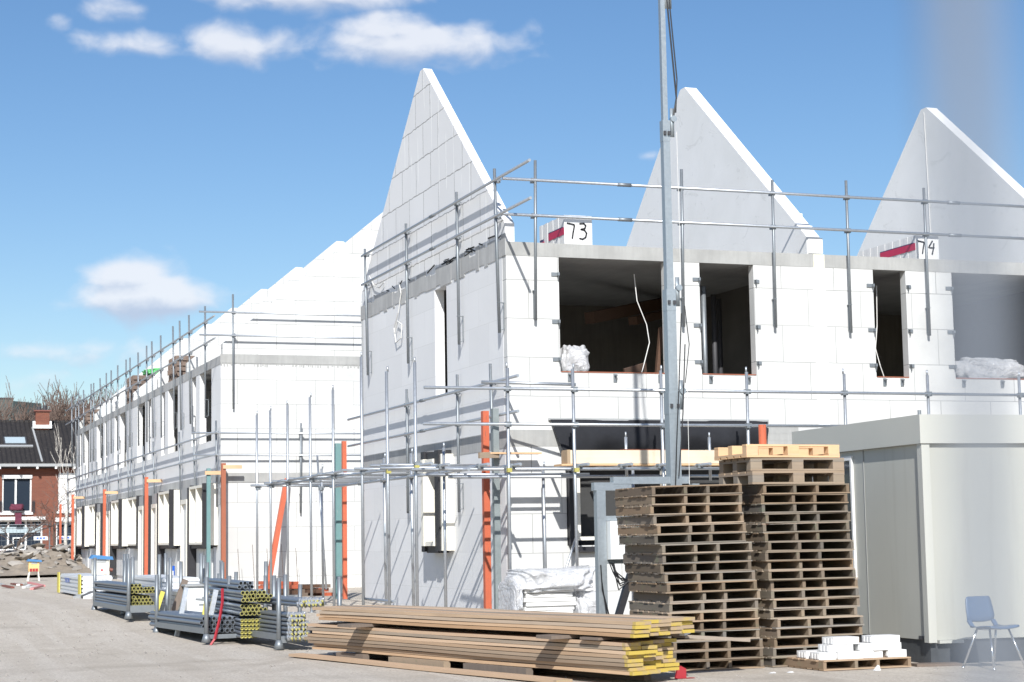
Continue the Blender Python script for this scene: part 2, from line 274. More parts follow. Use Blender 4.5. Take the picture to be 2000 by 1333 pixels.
# ------------------------------------------------------------------ mesh helpers
ORG = {}
class MB:
    def __init__(s): s.v = []; s.f = []; s.m = []
    def add(s, vs, fs, mi=0):
        o = len(s.v); s.v += [tuple(v) for v in vs]; s.f += [tuple(o + i for i in f) for f in fs]; s.m += [mi] * len(fs); return s
    def box(s, x0, y0, z0, x1, y1, z1, mi=0, mtx=None):
        vs = [(x0, y0, z0), (x1, y0, z0), (x1, y1, z0), (x0, y1, z0), (x0, y0, z1), (x1, y0, z1), (x1, y1, z1), (x0, y1, z1)]
        if mtx is not None: vs = [mtx @ Vector(v) for v in vs]
        return s.add(vs, [(0, 3, 2, 1), (4, 5, 6, 7), (0, 1, 5, 4), (1, 2, 6, 5), (2, 3, 7, 6), (3, 0, 4, 7)], mi)
    def bar(s, a, b, w, h, mi=0, up=(0, 0, 1)):
        """rectangular bar from a to b, w across, h in the up direction"""
        a = Vector(a); b = Vector(b); d = (b - a).normalized(); u = Vector(up)
        if abs(d.dot(u)) > 0.98: u = Vector((1, 0, 0))
        sx = d.cross(u).normalized(); u = sx.cross(d).normalized()
        vs = [p + sx * i * w / 2 + u * j * h / 2 for p in (a, b) for i, j in ((-1, -1), (1, -1), (1, 1), (-1, 1))]
        return s.add(vs, [(0, 3, 2, 1), (4, 5, 6, 7), (0, 1, 5, 4), (1, 2, 6, 5), (2, 3, 7, 6), (3, 0, 4, 7)][0:6], mi)
    def tube(s, a, b, r, r2=None, n=8, mi=0, caps=True):
        a = Vector(a); b = Vector(b); r2 = r if r2 is None else r2; d = (b - a).normalized()
        u = Vector((0, 0, 1)) if abs(d.z) < 0.9 else Vector((1, 0, 0)); x = d.cross(u).normalized(); y = x.cross(d)
        vs = []
        for p, rr in ((a, r), (b, r2)):
            vs += [p + (x * math.cos(2 * math.pi * i / n) + y * math.sin(2 * math.pi * i / n)) * rr for i in range(n)]
        fs = [(i, i + n, (i + 1) % n + n, (i + 1) % n) for i in range(n)]
        if caps: fs += [tuple(range(n)), tuple(range(2 * n - 1, n - 1, -1))]
        return s.add(vs, fs, mi)
    def path(s, pts, r, n=6, mi=0):
        for a, b in zip(pts, pts[1:]): s.tube(a, b, r, n=n, mi=mi)
        return s
    def prism(s, poly, axis, a, b, mi=0):
        """poly in the two other axes (in xyz order), extruded along axis from a to b"""
        i = 'XYZ'.index(axis); vs = []
        for q in (a, b):
            for p in poly: l = list(p); l.insert(i, q); vs.append(tuple(l))
        n = len(poly); fs = [tuple(range(n)), tuple(range(2 * n - 1, n - 1, -1))]
        fs += [(k, k + n, (k + 1) % n + n, (k + 1) % n) for k in range(n)]
        return s.add(vs, fs, mi)
    def wall(s, axis, a, b, u0, u1, z0, z1, holes, mi=0):
        """wall slab between a and b along axis, with rectangular holes (u0,u1,z0,z1), closed all round"""
        us = sorted({u0, u1, *[h[0] for h in holes], *[h[1] for h in holes]}); zs = sorted({z0, z1, *[h[2] for h in holes], *[h[3] for h in holes]})
        us = [u for u in us if u0 <= u <= u1]; zs = [z for z in zs if z0 <= z <= z1]
        solid = {}
        for i in range(len(us) - 1):
            for j in range(len(zs) - 1):
                uc = (us[i] + us[i + 1]) / 2; zc = (zs[j] + zs[j + 1]) / 2
                solid[i, j] = not any(h[0] < uc < h[1] and h[2] < zc < h[3] for h in holes)
        P = (lambda q, u, z: (q, u, z)) if axis == 'X' else (lambda q, u, z: (u, q, z))
        for (i, j), ok in solid.items():
            if not ok: continue
            ua, ub, za, zb = us[i], us[i + 1], zs[j], zs[j + 1]
            for q in (a, b): s.add([P(q, ua, za), P(q, ub, za), P(q, ub, zb), P(q, ua, zb)], [(0, 1, 2, 3)], mi)
            if not solid.get((i - 1, j)): s.add([P(a, ua, za), P(b, ua, za), P(b, ua, zb), P(a, ua, zb)], [(0, 1, 2, 3)], mi)
            if not solid.get((i + 1, j)): s.add([P(a, ub, za), P(b, ub, za), P(b, ub, zb), P(a, ub, zb)], [(0, 1, 2, 3)], mi)
            if not solid.get((i, j - 1)): s.add([P(a, ua, za), P(b, ua, za), P(b, ub, za), P(a, ub, za)], [(0, 1, 2, 3)], mi)
            if not solid.get((i, j + 1)): s.add([P(a, ua, zb), P(b, ua, zb), P(b, ub, zb), P(a, ub, zb)], [(0, 1, 2, 3)], mi)
        return s
    def build(s, name, mats, parent=None, smooth=False, local=False, origin=None):
        """ONE mesh object; parent given: vertices are world coordinates unless local"""
        mats = mats if isinstance(mats, (list, tuple)) else [mats]
        if parent is not None: o0 = Vector((0, 0, 0)) if local else ORG[parent.name]
        elif origin is not None: o0 = Vector(origin)
        elif local: o0 = Vector((0, 0, 0))
        else:
            xs = [v[0] for v in s.v]; ys = [v[1] for v in s.v]; zs = [v[2] for v in s.v]
            o0 = Vector(((min(xs) + max(xs)) / 2, (min(ys) + max(ys)) / 2, min(zs)))
        me = bpy.data.meshes.new(name); me.from_pydata([tuple(Vector(v) - o0) for v in s.v], [], s.f)
        for k in mats: me.materials.append(M[k])
        if any(s.m): me.polygons.foreach_set('material_index', s.m)
        bm = bmesh.new(); bm.from_mesh(me); bmesh.ops.recalc_face_normals(bm, faces=bm.faces); bm.to_mesh(me); bm.free()
        if smooth: me.polygons.foreach_set('use_smooth', [len(p.vertices) <= 4 for p in me.polygons])
        o = bpy.data.objects.new(name, me); COL.objects.link(o)
        if parent is not None: o.parent = parent; ORG[o.name] = o0
        else:
            o.location = o0; ORG[o.name] = o0
        return o
def tag(o, label=None, cat=None, group=None, kind=None):
    if label: o['label'] = label
    if cat: o['category'] = cat
    if group: o['group'] = group
    if kind: o['kind'] = kind
    return o
def thing(name, label, cat, loc=(0, 0, 0), group=None, rotz=0.0):
    o = bpy.data.objects.new(name, None); COL.objects.link(o); o.location = loc; o.rotation_euler = (0, 0, rotz)
    o.empty_display_size = 0.2; ORG[o.name] = Vector(loc); return tag(o, label, cat, group)
def dup(o, parent=None):
    c = o.copy(); COL.objects.link(c)
    if parent is not None: c.parent = parent
    kids = [k for k in COL.objects if k.parent == o]
    for k in kids: dup(k, c)
    return c
KIDS = {}
def dup_thing(root, loc, rot=None, label=None, group=None):
    if root.name not in KIDS: KIDS[root.name] = [(k, [g for g in COL.objects if g.parent == k]) for k in COL.objects if k.parent == root]
    r = root.copy(); COL.objects.link(r); r.location = loc
    if rot is not None: r.rotation_euler = rot
    if label: r['label'] = label
    if group: r['group'] = group
    for k, gs in KIDS[root.name]:
        c = k.copy(); COL.objects.link(c); c.parent = r
        for g in gs: d = g.copy(); COL.objects.link(d); d.parent = c
    return r
def gz(y):
    t = min(max((y + 3) / 13, 0), 1); return .28 * t * t * (3 - 2 * t)
ORDW = ['topmost', 'second', 'third', 'fourth', 'fifth', 'sixth', 'seventh', 'eighth', 'ninth', 'tenth', 'eleventh', 'twelfth', 'thirteenth', 'fourteenth', 'fifteenth', 'sixteenth', 'seventeenth', 'eighteenth', 'nineteenth', 'twentieth', 'twenty-first', 'twenty-second']

# ------------------------------------------------------------------ ground
def ground():
    xs = [-900, -300, -120, -60] + [x * 2.0 for x in range(-15, 16)] + [60, 120, 300, 900]; ys = [-70, -50, -40] + [y * 1.0 for y in range(-34, 14)] + [20, 30, 45, 60, 80, 110, 160, 300, 800, 2500]
    vs = [(x, y, gz(y)) for y in ys for x in xs]; n = len(xs)
    fs = [(j * n + i, j * n + i + 1, (j + 1) * n + i + 1, (j + 1) * n + i) for j in range(len(ys) - 1) for i in range(n - 1)]
    o = MB().add(vs, fs).build('ground', 'ground', origin=(0, 0, 0), smooth=True); tag(o, kind='structure')
ground()

# ------------------------------------------------------------------ the near block of houses (front along X, depth along Y)
RIDGE = 10.0; DEP = 8.75
def gable_x(x0, x1, m_, parent, ay=4.40, az=RIDGE):
    """cross wall at x0..x1 rising to the ridge; in YZ"""
    zf = 6.42
    poly = [(0.03, 6.12), (0.03, zf), (ay - .1, az), (ay + .1, az), (DEP - .03, zf), (DEP - .03, 6.12)]
    mb = MB().prism(poly, 'X', x0, x1)
    return mb.build('gable_wall', m_, parent)
def clip(parent, x, z, way):
    """small galvanised anchor clip on the front wall beside an opening; way -1 left jamb, 1 right jamb, 0 below the sill"""
    mb = MB(); y = -0.004
    if way == 0:
        mb.box(x - .03, y - .012, z - .15, x + .03, y, z - .02); mb.box(x - .02, y - .07, z - .05, x + .02, y - .012, z - .035); mb.bar((x, y - .06, z - .04), (x + .02, y - .015, z - .13), .02, .012)
    else:
        a, b_ = (x - .13, x - .005) if way < 0 else (x + .005, x + .10)
        mb.box(a, y - .012, z - .03, b_, y, z + .03); e = b_ - .02 if way < 0 else a + .02
        mb.box(e - .012, y - .07, z - .025, e + .012, y - .012, z + .025); mb.bar((e, y - .06, z - .02), (e + .01, y - .02, z - .09), .014, .014)
    return mb.build('anchor_clip', 'galvanised_dull', parent)
def house_near(x0, x1, label, ups, downs, left_t, first):
    h = thing('terraced_house', label, 'house', (x0, 0, 0), 'houses of the near unfinished block')
    zb = -0.05
    t = 0.17
    MB().wall('Y', 0, t, x0, x1, zb, 2.88, downs).build('ground_floor_front_wall', 'block_front', h)
    MB().wall('Y', 0, t, x0, x1, 3.14, 5.90, ups).build('upper_floor_front_wall', 'block_front', h)
    MB().wall('Y', DEP - .17, DEP, x0, x1, zb, 2.88, [(x0 + 1, x0 + 1.5, 1, 2.4)]).build('rear_wall', 'block_front', h)
    MB().wall('Y', DEP - .17, DEP, x0, x1, 3.14, 5.90, [(x0 + 3.2, x0 + 3.9, 4.6, 5.6)]).build('rear_wall', 'block_front', h)
    sx0 = x0 if first else x0 + .004
    MB().box(sx0, -.006, 2.88, x1, DEP + .006, 3.14).build('floor_slab', ['concrete_front'], h)
    MB().box(sx0, -.006, 5.90, x1, DEP + .006, 6.12).build('roof_slab', ['concrete_front'], h)
    for hs_ in (ups,):
        for (a, b_, za, zb_) in hs_:
            for z in (zb_ - .28, (za + zb_) / 2 - .12, za + .2): clip(h, a, z, -1); clip(h, b_, z, 1)
            n = max(2, int((b_ - a) / .58)); 
            for k in range(n): clip(h, a + .15 + (b_ - a - .3) * k / (n - 1), za, 0)
            MB().box(a + .01, -.012, za - .003, b_ - .01, t, za + .012).build('sill_strip', 'orange_old', h)
    return h
UPA = [(0.89, 2.76, 4.06, 5.90), (3.37, 4.36, 4.06, 5.90)]; UPB = [(6.63, 7.27, 4.06, 5.90), (8.19, 10.05, 4.06, 5.90)]
A = house_near(0, 5.5, 'unfinished white corner house behind the steel mast, with the black tarp on its front', UPA, [(0.95, 4.3, 1.32, 2.62)], 0, True)
# end wall (X = 0 plane) with a narrow window above and one below
MB().wall('X', -.004, .17, 0.172, DEP - .172, -.05, 2.88, [(2.85, 3.95, 1.3, 2.88)]).build('ground_floor_end_wall', 'block_side', A)
MB().wall('X', -.004, .17, 0.172, DEP - .172, 3.14, 5.90, [(3.08, 3.76, 3.96, 5.84)]).build('upper_floor_end_wall', 'block_side', A)
MB().box(-.010, -.008, 2.86, -.0005, DEP, 3.14).build('floor_band', 'concrete_side', A)
# ragged mortar-smeared slab edge on the end wall
mb = MB(); y = -.01
rr = random.Random(3)
while y < DEP:
    w = rr.uniform(.12, .4); top = 6.12 + rr.choice([0, .03, .06, .10, .13, .05]); bot = 5.9 - rr.choice([0, 0, .02, .05])
    mb.box(-.012 - rr.uniform(0, .006), y, bot, -.0005, min(y + w, DEP), top); y += w
mb.build('slab_edge', 'concrete_side', A)
gable_x(0.0, 0.16, ['block_gable'], A)
mb = MB(); 
for k in range(26):   # dark ragged joint above the slab
    y = rr.uniform(0.1, 8.5); mb.bar((-.004, y, 6.2 + rr.uniform(-.03, .10)), (-.006, y + rr.uniform(.1, .45), 6.2 + rr.uniform(-.02, .11)), .016, rr.uniform(.008, .022))
mb.build('mortar_crack', 'dark_gap', A)
B = house_near(5.5, 11.0, 'unfinished white house right of the corner house, with a narrow and a wide upper opening', UPB, [(6.4, 7.3, .3, 2.5), (8.1, 10.2, 1.2, 2.5)], 0, False)
gable_x(5.40, 5.65, ['precast'], B, 4.72, 10.10)
mb = MB()     # stepped block foot of the middle gable
for k in range(3): mb.box(5.415, .01 + .33 * k, 6.14 + .0, 5.69, .34 + .33 * k, 6.40 + .27 * k)
mb.build('stepped_foot', 'precast', B)
MB().box(5.48, -.012, 3.14, 5.70, -.001, 5.9).build('party_wall_end', 'precast', B)
MB().box(5.49, -.014, 5.86, 5.70, -.0075, 6.12).build('fire_stop', 'adhesive_yellow', B)
gable_x(10.88, 11.13, ['precast'], B, 4.80, 10.08)
MB().path([(10.87, 4.78, 10.0), (10.872, 4.76, 9.2), (10.866, 4.73, 8.4), (10.87, 4.72, 7.2), (10.87, 4.73, 6.2)], .007, 5).build('hanging_rope', 'white_cable', B)
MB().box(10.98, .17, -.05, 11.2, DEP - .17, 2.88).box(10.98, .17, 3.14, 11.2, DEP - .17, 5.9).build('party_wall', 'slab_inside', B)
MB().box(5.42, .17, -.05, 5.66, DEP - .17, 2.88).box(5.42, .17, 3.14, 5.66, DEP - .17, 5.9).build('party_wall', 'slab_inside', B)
# inside the open rooms of the corner house
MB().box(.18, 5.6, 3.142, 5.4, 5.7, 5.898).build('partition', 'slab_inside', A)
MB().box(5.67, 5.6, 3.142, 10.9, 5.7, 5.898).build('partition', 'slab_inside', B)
def solo(mb, name, m_, label, cat, group=None, smooth=False): return tag(mb.build(name, m_, smooth=smooth), label, cat, group)
solo(MB().bar((2.31, 2.2, 5.22), (4.8, 4.3, 5.84), .18, .2), 'timber_beam', 'dark_wood', 'long rough timber beam slung under the ceiling inside the wide upper opening', 'beam')
solo(MB().bar((3.3, 2.6, 5.24), (4.9, 4.3, 5.66), .16, .14), 'timber_beam', 'dark_wood', 'shorter brown beam just below the long rough one inside the upper opening', 'beam')
solo(MB().bar((2.72, .6, 3.15), (3.0, .75, 4.9), .08, .06), 'timber_prop', 'dark_wood', 'thin brown prop leaning inside the wide upper opening beside the mast', 'prop')
solo(MB().bar((2.12, .3, 4.08), (2.55, .4, 4.2), .16, .03, up=(0, 1, .3)), 'wood_offcut', 'dark_wood', 'triangular brown board standing on the wide upper sill', 'board')
solo(MB().path([(2.42, .5, 5.75), (2.44, .45, 5.3), (2.58, .4, 4.9), (2.6, .35, 4.6), (2.46, .3, 4.2), (2.42, .3, 4.08)], .008, 6), 'loose_conduit', 'white_cable', 'white bent conduit hanging from the ceiling of the wide upper opening', 'cable')
solo(MB().path([(7.0, .5, 5.7), (6.98, .5, 5.0), (6.9, .45, 4.6), (6.95, .4, 4.3), (7.02, .4, 4.1)], .009, 6), 'loose_conduit', 'white_cable', 'thin pale conduit hanging in the narrow upper opening of the right house', 'cable')
for x, yy in ((3.72, .6), (4.35, 1.5), (4.7, 2.0)):
    solo(MB().tube((x, yy, 3.15), (x, yy, 5.6), .045, n=10), 'drain_pipe', 'galvanised_dull' if x < 4 else 'lead_dark', 'upright pipe standing inside the second upper opening of the corner house', 'pipe', 'pipes inside the second upper opening', smooth=True)
def film(name, cx, cy, cz, w, d, h, label, seed, cat='plastic sheet', m_='film', nx=14, nz=9, crumple=.08):
    """crumpled closed bundle of plastic"""
    r = random.Random(seed); bm = bmesh.new(); bmesh.ops.create_icosphere(bm, subdivisions=4, radius=1)
    ph = [r.uniform(0, 6) for _ in range(9)]
    for v in bm.verts:
        p = v.co.copy(); q = Vector((math.copysign(abs(p.x) ** .55, p.x), math.copysign(abs(p.y) ** .55, p.y), math.copysign(abs(p.z) ** .55, p.z)))
        k = 1 + crumple * (math.sin(5 * p.x + ph[0] + 4 * p.z) + math.sin(9 * p.y + ph[1] - 6 * p.x) + .7 * math.sin(13 * p.z + ph[2] + 7 * p.y + 5 * math.sin(3 * p.x)) + r.uniform(-.35, .35))
        v.co = Vector((q.x * w / 2 * k, q.y * d / 2 * k, max(q.z, -.9) * h / 2 * (k if q.z > 0 else 1)))
    vs = [(v.co.x + cx, v.co.y + cy, v.co.z + cz + h * .45) for v in bm.verts]; bm.verts.index_update()
    fs = [tuple(v.index for v in f.verts) for f in bm.faces]; bm.free()
    return solo(MB().add(vs, fs), name, m_, label, cat, smooth=True)
film('plastic_bundle', 1.36, .62, 4.07, .46, .4, .5, 'crumpled white plastic sheet in the lower left corner of the wide upper opening', 1)
film('plastic_bundle', 9.25, .62, 4.07, 1.4, .5, .42, 'large crumpled clear plastic bundle on the sill of the far right upper opening', 2)

# cream window frame units set in the ground floor openings
def frame_front():
    f = thing('window_frame', 'cream window frame with dark rebates in the shadowed opening under the black tarp', 'window frame', (0.95, 0, 1.32))
    MB().box(.96, -.10, 1.325, 1.06, .05, 2.615).build('rebate', 'membrane', f)
    MB().box(1.06, -.08, 1.40, 1.15, .08, 2.60).box(1.15, -.08, 1.40, 4.2, .08, 1.46).box(4.12, -.08, 1.461, 4.2, .08, 2.6).box(2.6, -.07, 1.461, 2.68, .07, 2.6).build('frame', 'cream_frame', f)
    MB().box(1.0, -.12, 1.22, 4.25, -.005, 1.30).build('sill_flap', 'membrane', f)
    MB().box(.5, .35, 0.02, 5.0, .4, 2.85).build('shade_backing', 'room_dark', f)  # dark sheet added behind the frame as the shade of the room
frame_front()
def frame_side():
    f = thing('window_frame', 'cream box window frame sticking out of the grey shaded end wall between the scaffold poles', 'window frame', (0, 3.4, 1.3))
    MB().box(-.30, 3.62, 1.34, .02, 3.76, 2.84).box(-.22, 2.80, 1.26, .02, 2.88, 2.90).box(-.28, 3.121, 2.70, .02, 3.619, 2.83).box(-.28, 3.121, 1.34, .02, 3.619, 1.42).build('frame', 'cream_frame', f)
    MB().box(-.25, 2.885, 1.25, .02, 3.12, 2.97).box(-.24, 3.765, 1.24, .02, 3.95, 2.98).box(-.2, 3.121, 1.22, .02, 3.764, 1.33).box(-.2, 3.121, 2.845, .02, 3.764, 2.95).box(-.05, 3.13, 1.43, -.03, 3.61, 2.69).build('membrane', 'membrane', f)
frame_side()

# black tarp hung over the opening, pale box beam below it
def tarp():
    mb = MB(); nx, nz = 46, 14; vs = []
    for j in range(nz + 1):
        for i in range(nx + 1):
            u = i / nx; w = j / nz; x = .68 + u * 3.84
            low = 2.72 + .16 * u if u > .12 else 2.55 + 1.6 * (u)
            if u < .12: low = 2.46 + (.12 - u) * 0.5 + u * 2.1
            z = 3.30 - w * (3.30 - low)
            if u < .08: x += (.08 - u) * 2.8 * w
            if u > .97: x -= (u - .97) * 6 * w
            y = -.03 - .12 * math.sin(w * 2.6) * (1 + .4 * math.sin(u * 9)) - .035 * w * math.sin(u * 31 + 3 * w) - .02 * math.sin(u * 17 - 6 * w)
            vs.append((x, y - .02, z))
    n = nx + 1
    mb.add(vs, [(j * n + i, j * n + i + 1, (j + 1) * n + i + 1, (j + 1) * n + i) for j in range(nz) for i in range(nx)])
    t_ = thing('black_tarp', 'black plastic tarp hung below the upper floor band of the corner house', 'tarp', (2.6, -.05, 3.3))
    mb.build('sheet', 'tarp', t_, smooth=True); MB().box(.66, -.045, 3.29, 4.54, -.012, 3.325).build('batten', 'gutter_grey', t_)
tarp()
bw = thing('box_beam', 'pale new timber box beam lying on the scaffold in front of the black tarp', 'beam', (1.9, -1.1, 2.55))
MB().box(.55, -1.2, 2.555, 3.35, -.96, 2.76).build('side', 'beam_wood', bw)
MB().box(.50, -1.205, 2.552, .549, -.955, 2.765).build('end_plate', 'yellow_end', bw)
MB().box(.4, -1.22, 2.525, 3.3, -.9, 2.551).build('sole_plate', 'fresh_wood', bw)
MB().box(1.5, -1.02, 2.761, 2.6, -.9, 2.785).build('batten', 'orange_old', bw)
for x in (1.62, 3.05):
    solo(MB().tube((x, -.85, 2.3), (x, -.85, 2.98), .024, n=10).tube((x, -.85, 2.98), (x, -.85, 3.06), .014, n=8), 'spigot_post', 'galvanised', 'short steel spigot post standing up behind the pale box beam', 'post', 'short posts behind the pale beam', smooth=True)
solo(MB().box(4.45, -.16, 2.86, 5.02, -.02, 3.20).box(4.47, -.162, 2.97, 5.0, -.161, 2.976).box(4.47, -.162, 3.09, 5.0, -.161, 3.096), 'block_pack', 'concrete_front', 'small strapped pack of grey slabs against the wall right of the black tarp', 'block pack')
solo(MB().box(-.55, -.34, 2.745, .42, -.14, 2.77), 'cross_board', 'fresh_wood', 'thin new wooden board reaching from the corner profiles along the front wall', 'board')
solo(MB().bar((-.62, -.36, 2.72), (-.28, -.28, 2.73), .05, .09), 'cross_board', 'eur_wood', 'short wood block clamped across the tall orange corner profile', 'board')
solo(MB().path([(-.03, 5.9, 6.28), (-.04, 5.75, 6.05), (-.05, 5.9, 5.7), (-.05, 6.2, 5.45), (-.06, 6.05, 5.15), (-.06, 5.7, 5.2), (-.06, 5.65, 5.45), (-.06, 5.95, 5.55), (-.06, 6.15, 5.3)], .011, 6), 'cable_loop', 'white_cable', 'white cable hanging in a loop on the upper end wall', 'cable')
solo(MB().path([(-.03, 8.0, 6.7), (-.05, 7.6, 6.45), (-.05, 7.2, 6.35), (-.04, 6.9, 6.42)], .010, 6), 'cable_loop', 'white_cable', 'white cable end lying over the slab edge near the far corner of the end wall', 'cable')

# packs of white blocks on the roof slab
def digit_strokes(ch):
    if ch == '7': return [[(0.0, .95), (.12, .93), (.38, .88), (.40, .80), (.33, .45), (.27, .08)]]
    if ch == '3': return [[(.08, .95), (.30, .98), (.42, .85), (.36, .68), (.14, .62)], [(.14, .62), (.34, .58), (.46, .40), (.40, .16), (.22, .04), (.06, .08)]]
    if ch == '4': return [[(.34, .98), (.12, .62), (.08, .52), (.26, .50), (.44, .52)], [(.44, .80), (.40, .45), (.30, .05)]]
def block_pack(x0, y0, w, d, h, digits, label):
    t_ = thing('block_pack', label, 'block pack', (x0, y0, 6.12)); z0 = 6.124
    n = int(d / .12)
    mb = MB()
    for k in range(n):
        a = y0 + d * k / n; hh = h - (.004 if k % 2 else 0); inset = .005 if k % 2 else 0
        mb.box(x0 + inset, a + .004, z0, x0 + w - inset, a + d / n - .004, z0 + hh)
        mb.box(x0 + .1, a + .03, z0 + hh, x0 + w - .1, a + d / n - .05, z0 + hh + .007)
    mb.build('block', 'white_block', t_)
    MB().box(x0 - .006, y0 + .01, z0 + .24, x0 - .002, y0 + d * .62, z0 + .36).box(x0 - .006, y0 + d * .80, z0 + .14, x0 - .002, y0 + d * .97, z0 + .27).build('label_band', 'label_red', t_)
    MB().box(x0 - .007, y0 + .05, z0 + .361, x0 - .002, y0 + d * .62, z0 + .375).box(x0 - .007, y0 + d * .82, z0 + .271, x0 - .002, y0 + d * .97, z0 + .31).build('label_edge', 'label_navy', t_)
    mb = MB(); sx = w * .11
    for i, ch in enumerate(digits):
        for st in digit_strokes(ch):
            pts = [(x0 + sx + i * w * .40 + p[0] * w * .62, y0 - .004, z0 + .16 + p[1] * (h * .50)) for p in st]
            for a, b_ in zip(pts, pts[1:]): mb.bar(a, b_, .006, .026, up=(-(b_[2] - a[2]), 0, b_[0] - a[0]))
            for p in pts: mb.tube((p[0], p[1] - .003, p[2]), (p[0], p[1] + .003, p[2]), .013, n=8)
    mb.tube((x0 + w * .52, y0 - .004, z0 + .05), (x0 + w * .52, y0 + .0, z0 + .05), .012, n=8).tube((x0 + w * .5, y0 - .004, z0 + h - .04), (x0 + w * .5, y0, z0 + h - .04), .012, n=8)
    mb.build('marking', 'ink', t_)
block_pack(1.20, .5, .49, 1.15, .56, '73', 'pack of white blocks marked 73 with a red label on the roof slab')
block_pack(7.82, .5, .47, 1.9, .50, '74', 'pack of white blocks marked 74 with a red label behind the right guard post')

# ------------------------------------------------------------------ the long row of houses receding on the left (front along Y at X = -1.05)
FX = -1.05; RB = 7.8; PIT = 5.15; Y0 = 18.3
def row_house(k, label):
    y0 = Y0 + PIT * k; y1 = y0 + PIT; mir = k in (2, 4)
    h = thing('terraced_house', label, 'house', (FX, y0, .28), 'houses of the long unfinished row')
    def yy(a, b_): return (y0 + a, y0 + b_) if not mir else (y1 - b_, y1 - a)
    a1 = yy(1.25, 2.92); a2 = yy(3.5, 4.15)
    g1 = yy(1.0, 3.05); g2 = yy(3.35, 4.35)
    MB().wall('X', FX, FX + .17, y0, y1, .2, 2.92, [(*g1, 1.4, 2.92), (*g2, .4, 2.92)]).build('ground_floor_front_wall', 'block_side', h)
    MB().wall('X', FX, FX + .17, y0, y1, 3.18, 5.9, [(*a1, 4.05, 5.9), (*a2, 4.05, 5.9)]).build('upper_floor_front_wall', 'block_side', h)
    MB().box(FX - .008, y0 + .003, 2.92, RB, y1, 3.18).build('floor_slab', 'concrete_side', h)
    MB().box(FX - .008, y0 + .003, 5.9, RB, y1, 6.12).build('roof_slab', 'concrete_side', h)
    MB().box(FX + .2, y0, .2, RB, y0 + .2, 2.92).box(FX + .2, y0, 3.18, RB, y0 + .2, 5.9).build('cross_wall', 'block_gable_front', h)
    MB().box(FX + 3.2, y0 + .21, .2, FX + 3.3, y1 - .01, 2.92).box(FX + 3.2, y0 + .21, 3.18, FX + 3.3, y1 - .01, 5.9).build('partition', 'slab_inside', h)
    poly = [(FX + .05, 6.12), (FX + .05, 6.42), (3.27, RIDGE), (3.47, RIDGE), (RB, 6.42), (RB, 6.12)]
    MB().prism(poly, 'Y', y0 + .002, y0 + .24).build('gable_wall', 'block_gable_front', h)
    if k == 0:
        MB().wall('Y', y0 - .006, y0 + .0, FX, RB, .2, 2.92, []).wall('Y', y0 - .006, y0, FX, RB, 3.18, 5.9, []).build('end_wall', 'block_front', h)
        MB().box(FX - .012, y0 - .012, 2.95, RB, y0 - .007, 3.18).box(FX - .012, y0 - .012, 5.93, RB, y0 - .007, 6.15).build('slab_edge', 'concrete_front', h)
        mb = MB(); r = random.Random(5); x = FX
        while x < RB:
            w = r.uniform(.03, .09); mb.box(x, y0 - .0135, 5.93 - r.uniform(0, .10), x + w * .5, y0 - .0075, 5.935); x += w
        mb.build('cement_drips', 'concrete_front', h)
    if k == 5:
        MB().prism(poly, 'Y', y1 + .002, y1 + .24).build('gable_wall', 'block_gable_front', h)
        MB().box(FX, y1 + .001, .2, RB, y1 + .2, 2.92).box(FX, y1 + .001, 3.18, RB, y1 + .2, 5.9).build('end_wall', 'block_front', h)
    # prefabricated cream frames standing proud of the ground floor front
    w0, w1 = g1; zb, zt = 1.42, 2.93
    f = MB()
    for a in (w0 + .02, (w0 + w1) / 2 - .03, w1 - .10): f.box(FX - .26, a, zb + .06, FX - .02, a + .08, zt - .07)
    f.box(FX - .26, w0 + .02, zb, FX - .02, w1 - .02, zb + .059).box(FX - .26, w0 + .02, zt - .069, FX - .02, w1 - .02, zt)
    fr = f.build('window_frame', 'cream_frame', h)
    MB().box(FX - .06, w0 + .1, zb + .07, FX - .05, w1 - .1, zt - .08).build('pane', 'glass', fr)
    MB().box(FX - .28, w0 - .10, zb - .08, FX - .02, w0 + .019, zt + .03).box(FX - .22, w1 - .018, zb - .05, FX - .02, w1 + .10, zt + .04).box(FX - .2, w0 + .02, zb - .10, FX - .02, w1 - .02, zb - .001).build('membrane', 'membrane', fr)
    MB().box(FX - .045, w0 - .08, .42, FX - .005, w1 + .08, zb - .11).build('plinth_panel', 'panel_white', h)
    MB().box(FX - .05, (w0 + w1) / 2 - .02, .42, FX - .046, (w0 + w1) / 2 + .02, zb - .12).build('panel_joint', 'seam', h)
    d0, d1 = g2
    d_ = MB()
    for a in (d0 + .03, d1 - .12): d_.box(FX - .27, a, .42, FX - .02, a + .09, 2.62)
    d_.box(FX - .27, d0 + .121, 2.5, FX - .02, d1 - .121, 2.62).box(FX - .27, d0 + .121, .42, FX - .02, d1 - .121, .47)
    df = d_.build('door_frame', 'cream_frame', h)
    MB().box(FX - .2, d0 + .12, .48, FX - .16, d1 - .13, 2.49).build('door_leaf', 'panel_white', df)
    MB().box(FX - .25, d0 - .14, .40, FX - .01, d0 + .029, 2.92).box(FX - .2, d1 - .02, .40, FX - .01, d1 + .12, 2.9).build('membrane', 'membrane', df)
    MB().box(FX - .24, d0 + .03, 2.63, FX - .02, d1 - .03, 2.92).build('transom_panel', 'gutter_grey', df)
    s0, s1 = yy(.35, .55)
    MB().box(FX - .24, s0, 1.4, FX - .01, s0 + .1, 2.93).build('corner_strip', 'cream_frame', h)
    MB().box(FX - .2, s0 + .101, 1.35, FX - .01, s0 + .25, 2.93).build('corner_membrane', 'membrane', h)
    return h
for k, d in enumerate(['nearest to the end wall with the scaffold tubes', 'second from its near end', 'third from its near end', 'fourth from its near end', 'fifth from its near end', 'last at its far end by the brick house']):
    row_house(k, 'white unfinished house of the long row, ' + d)

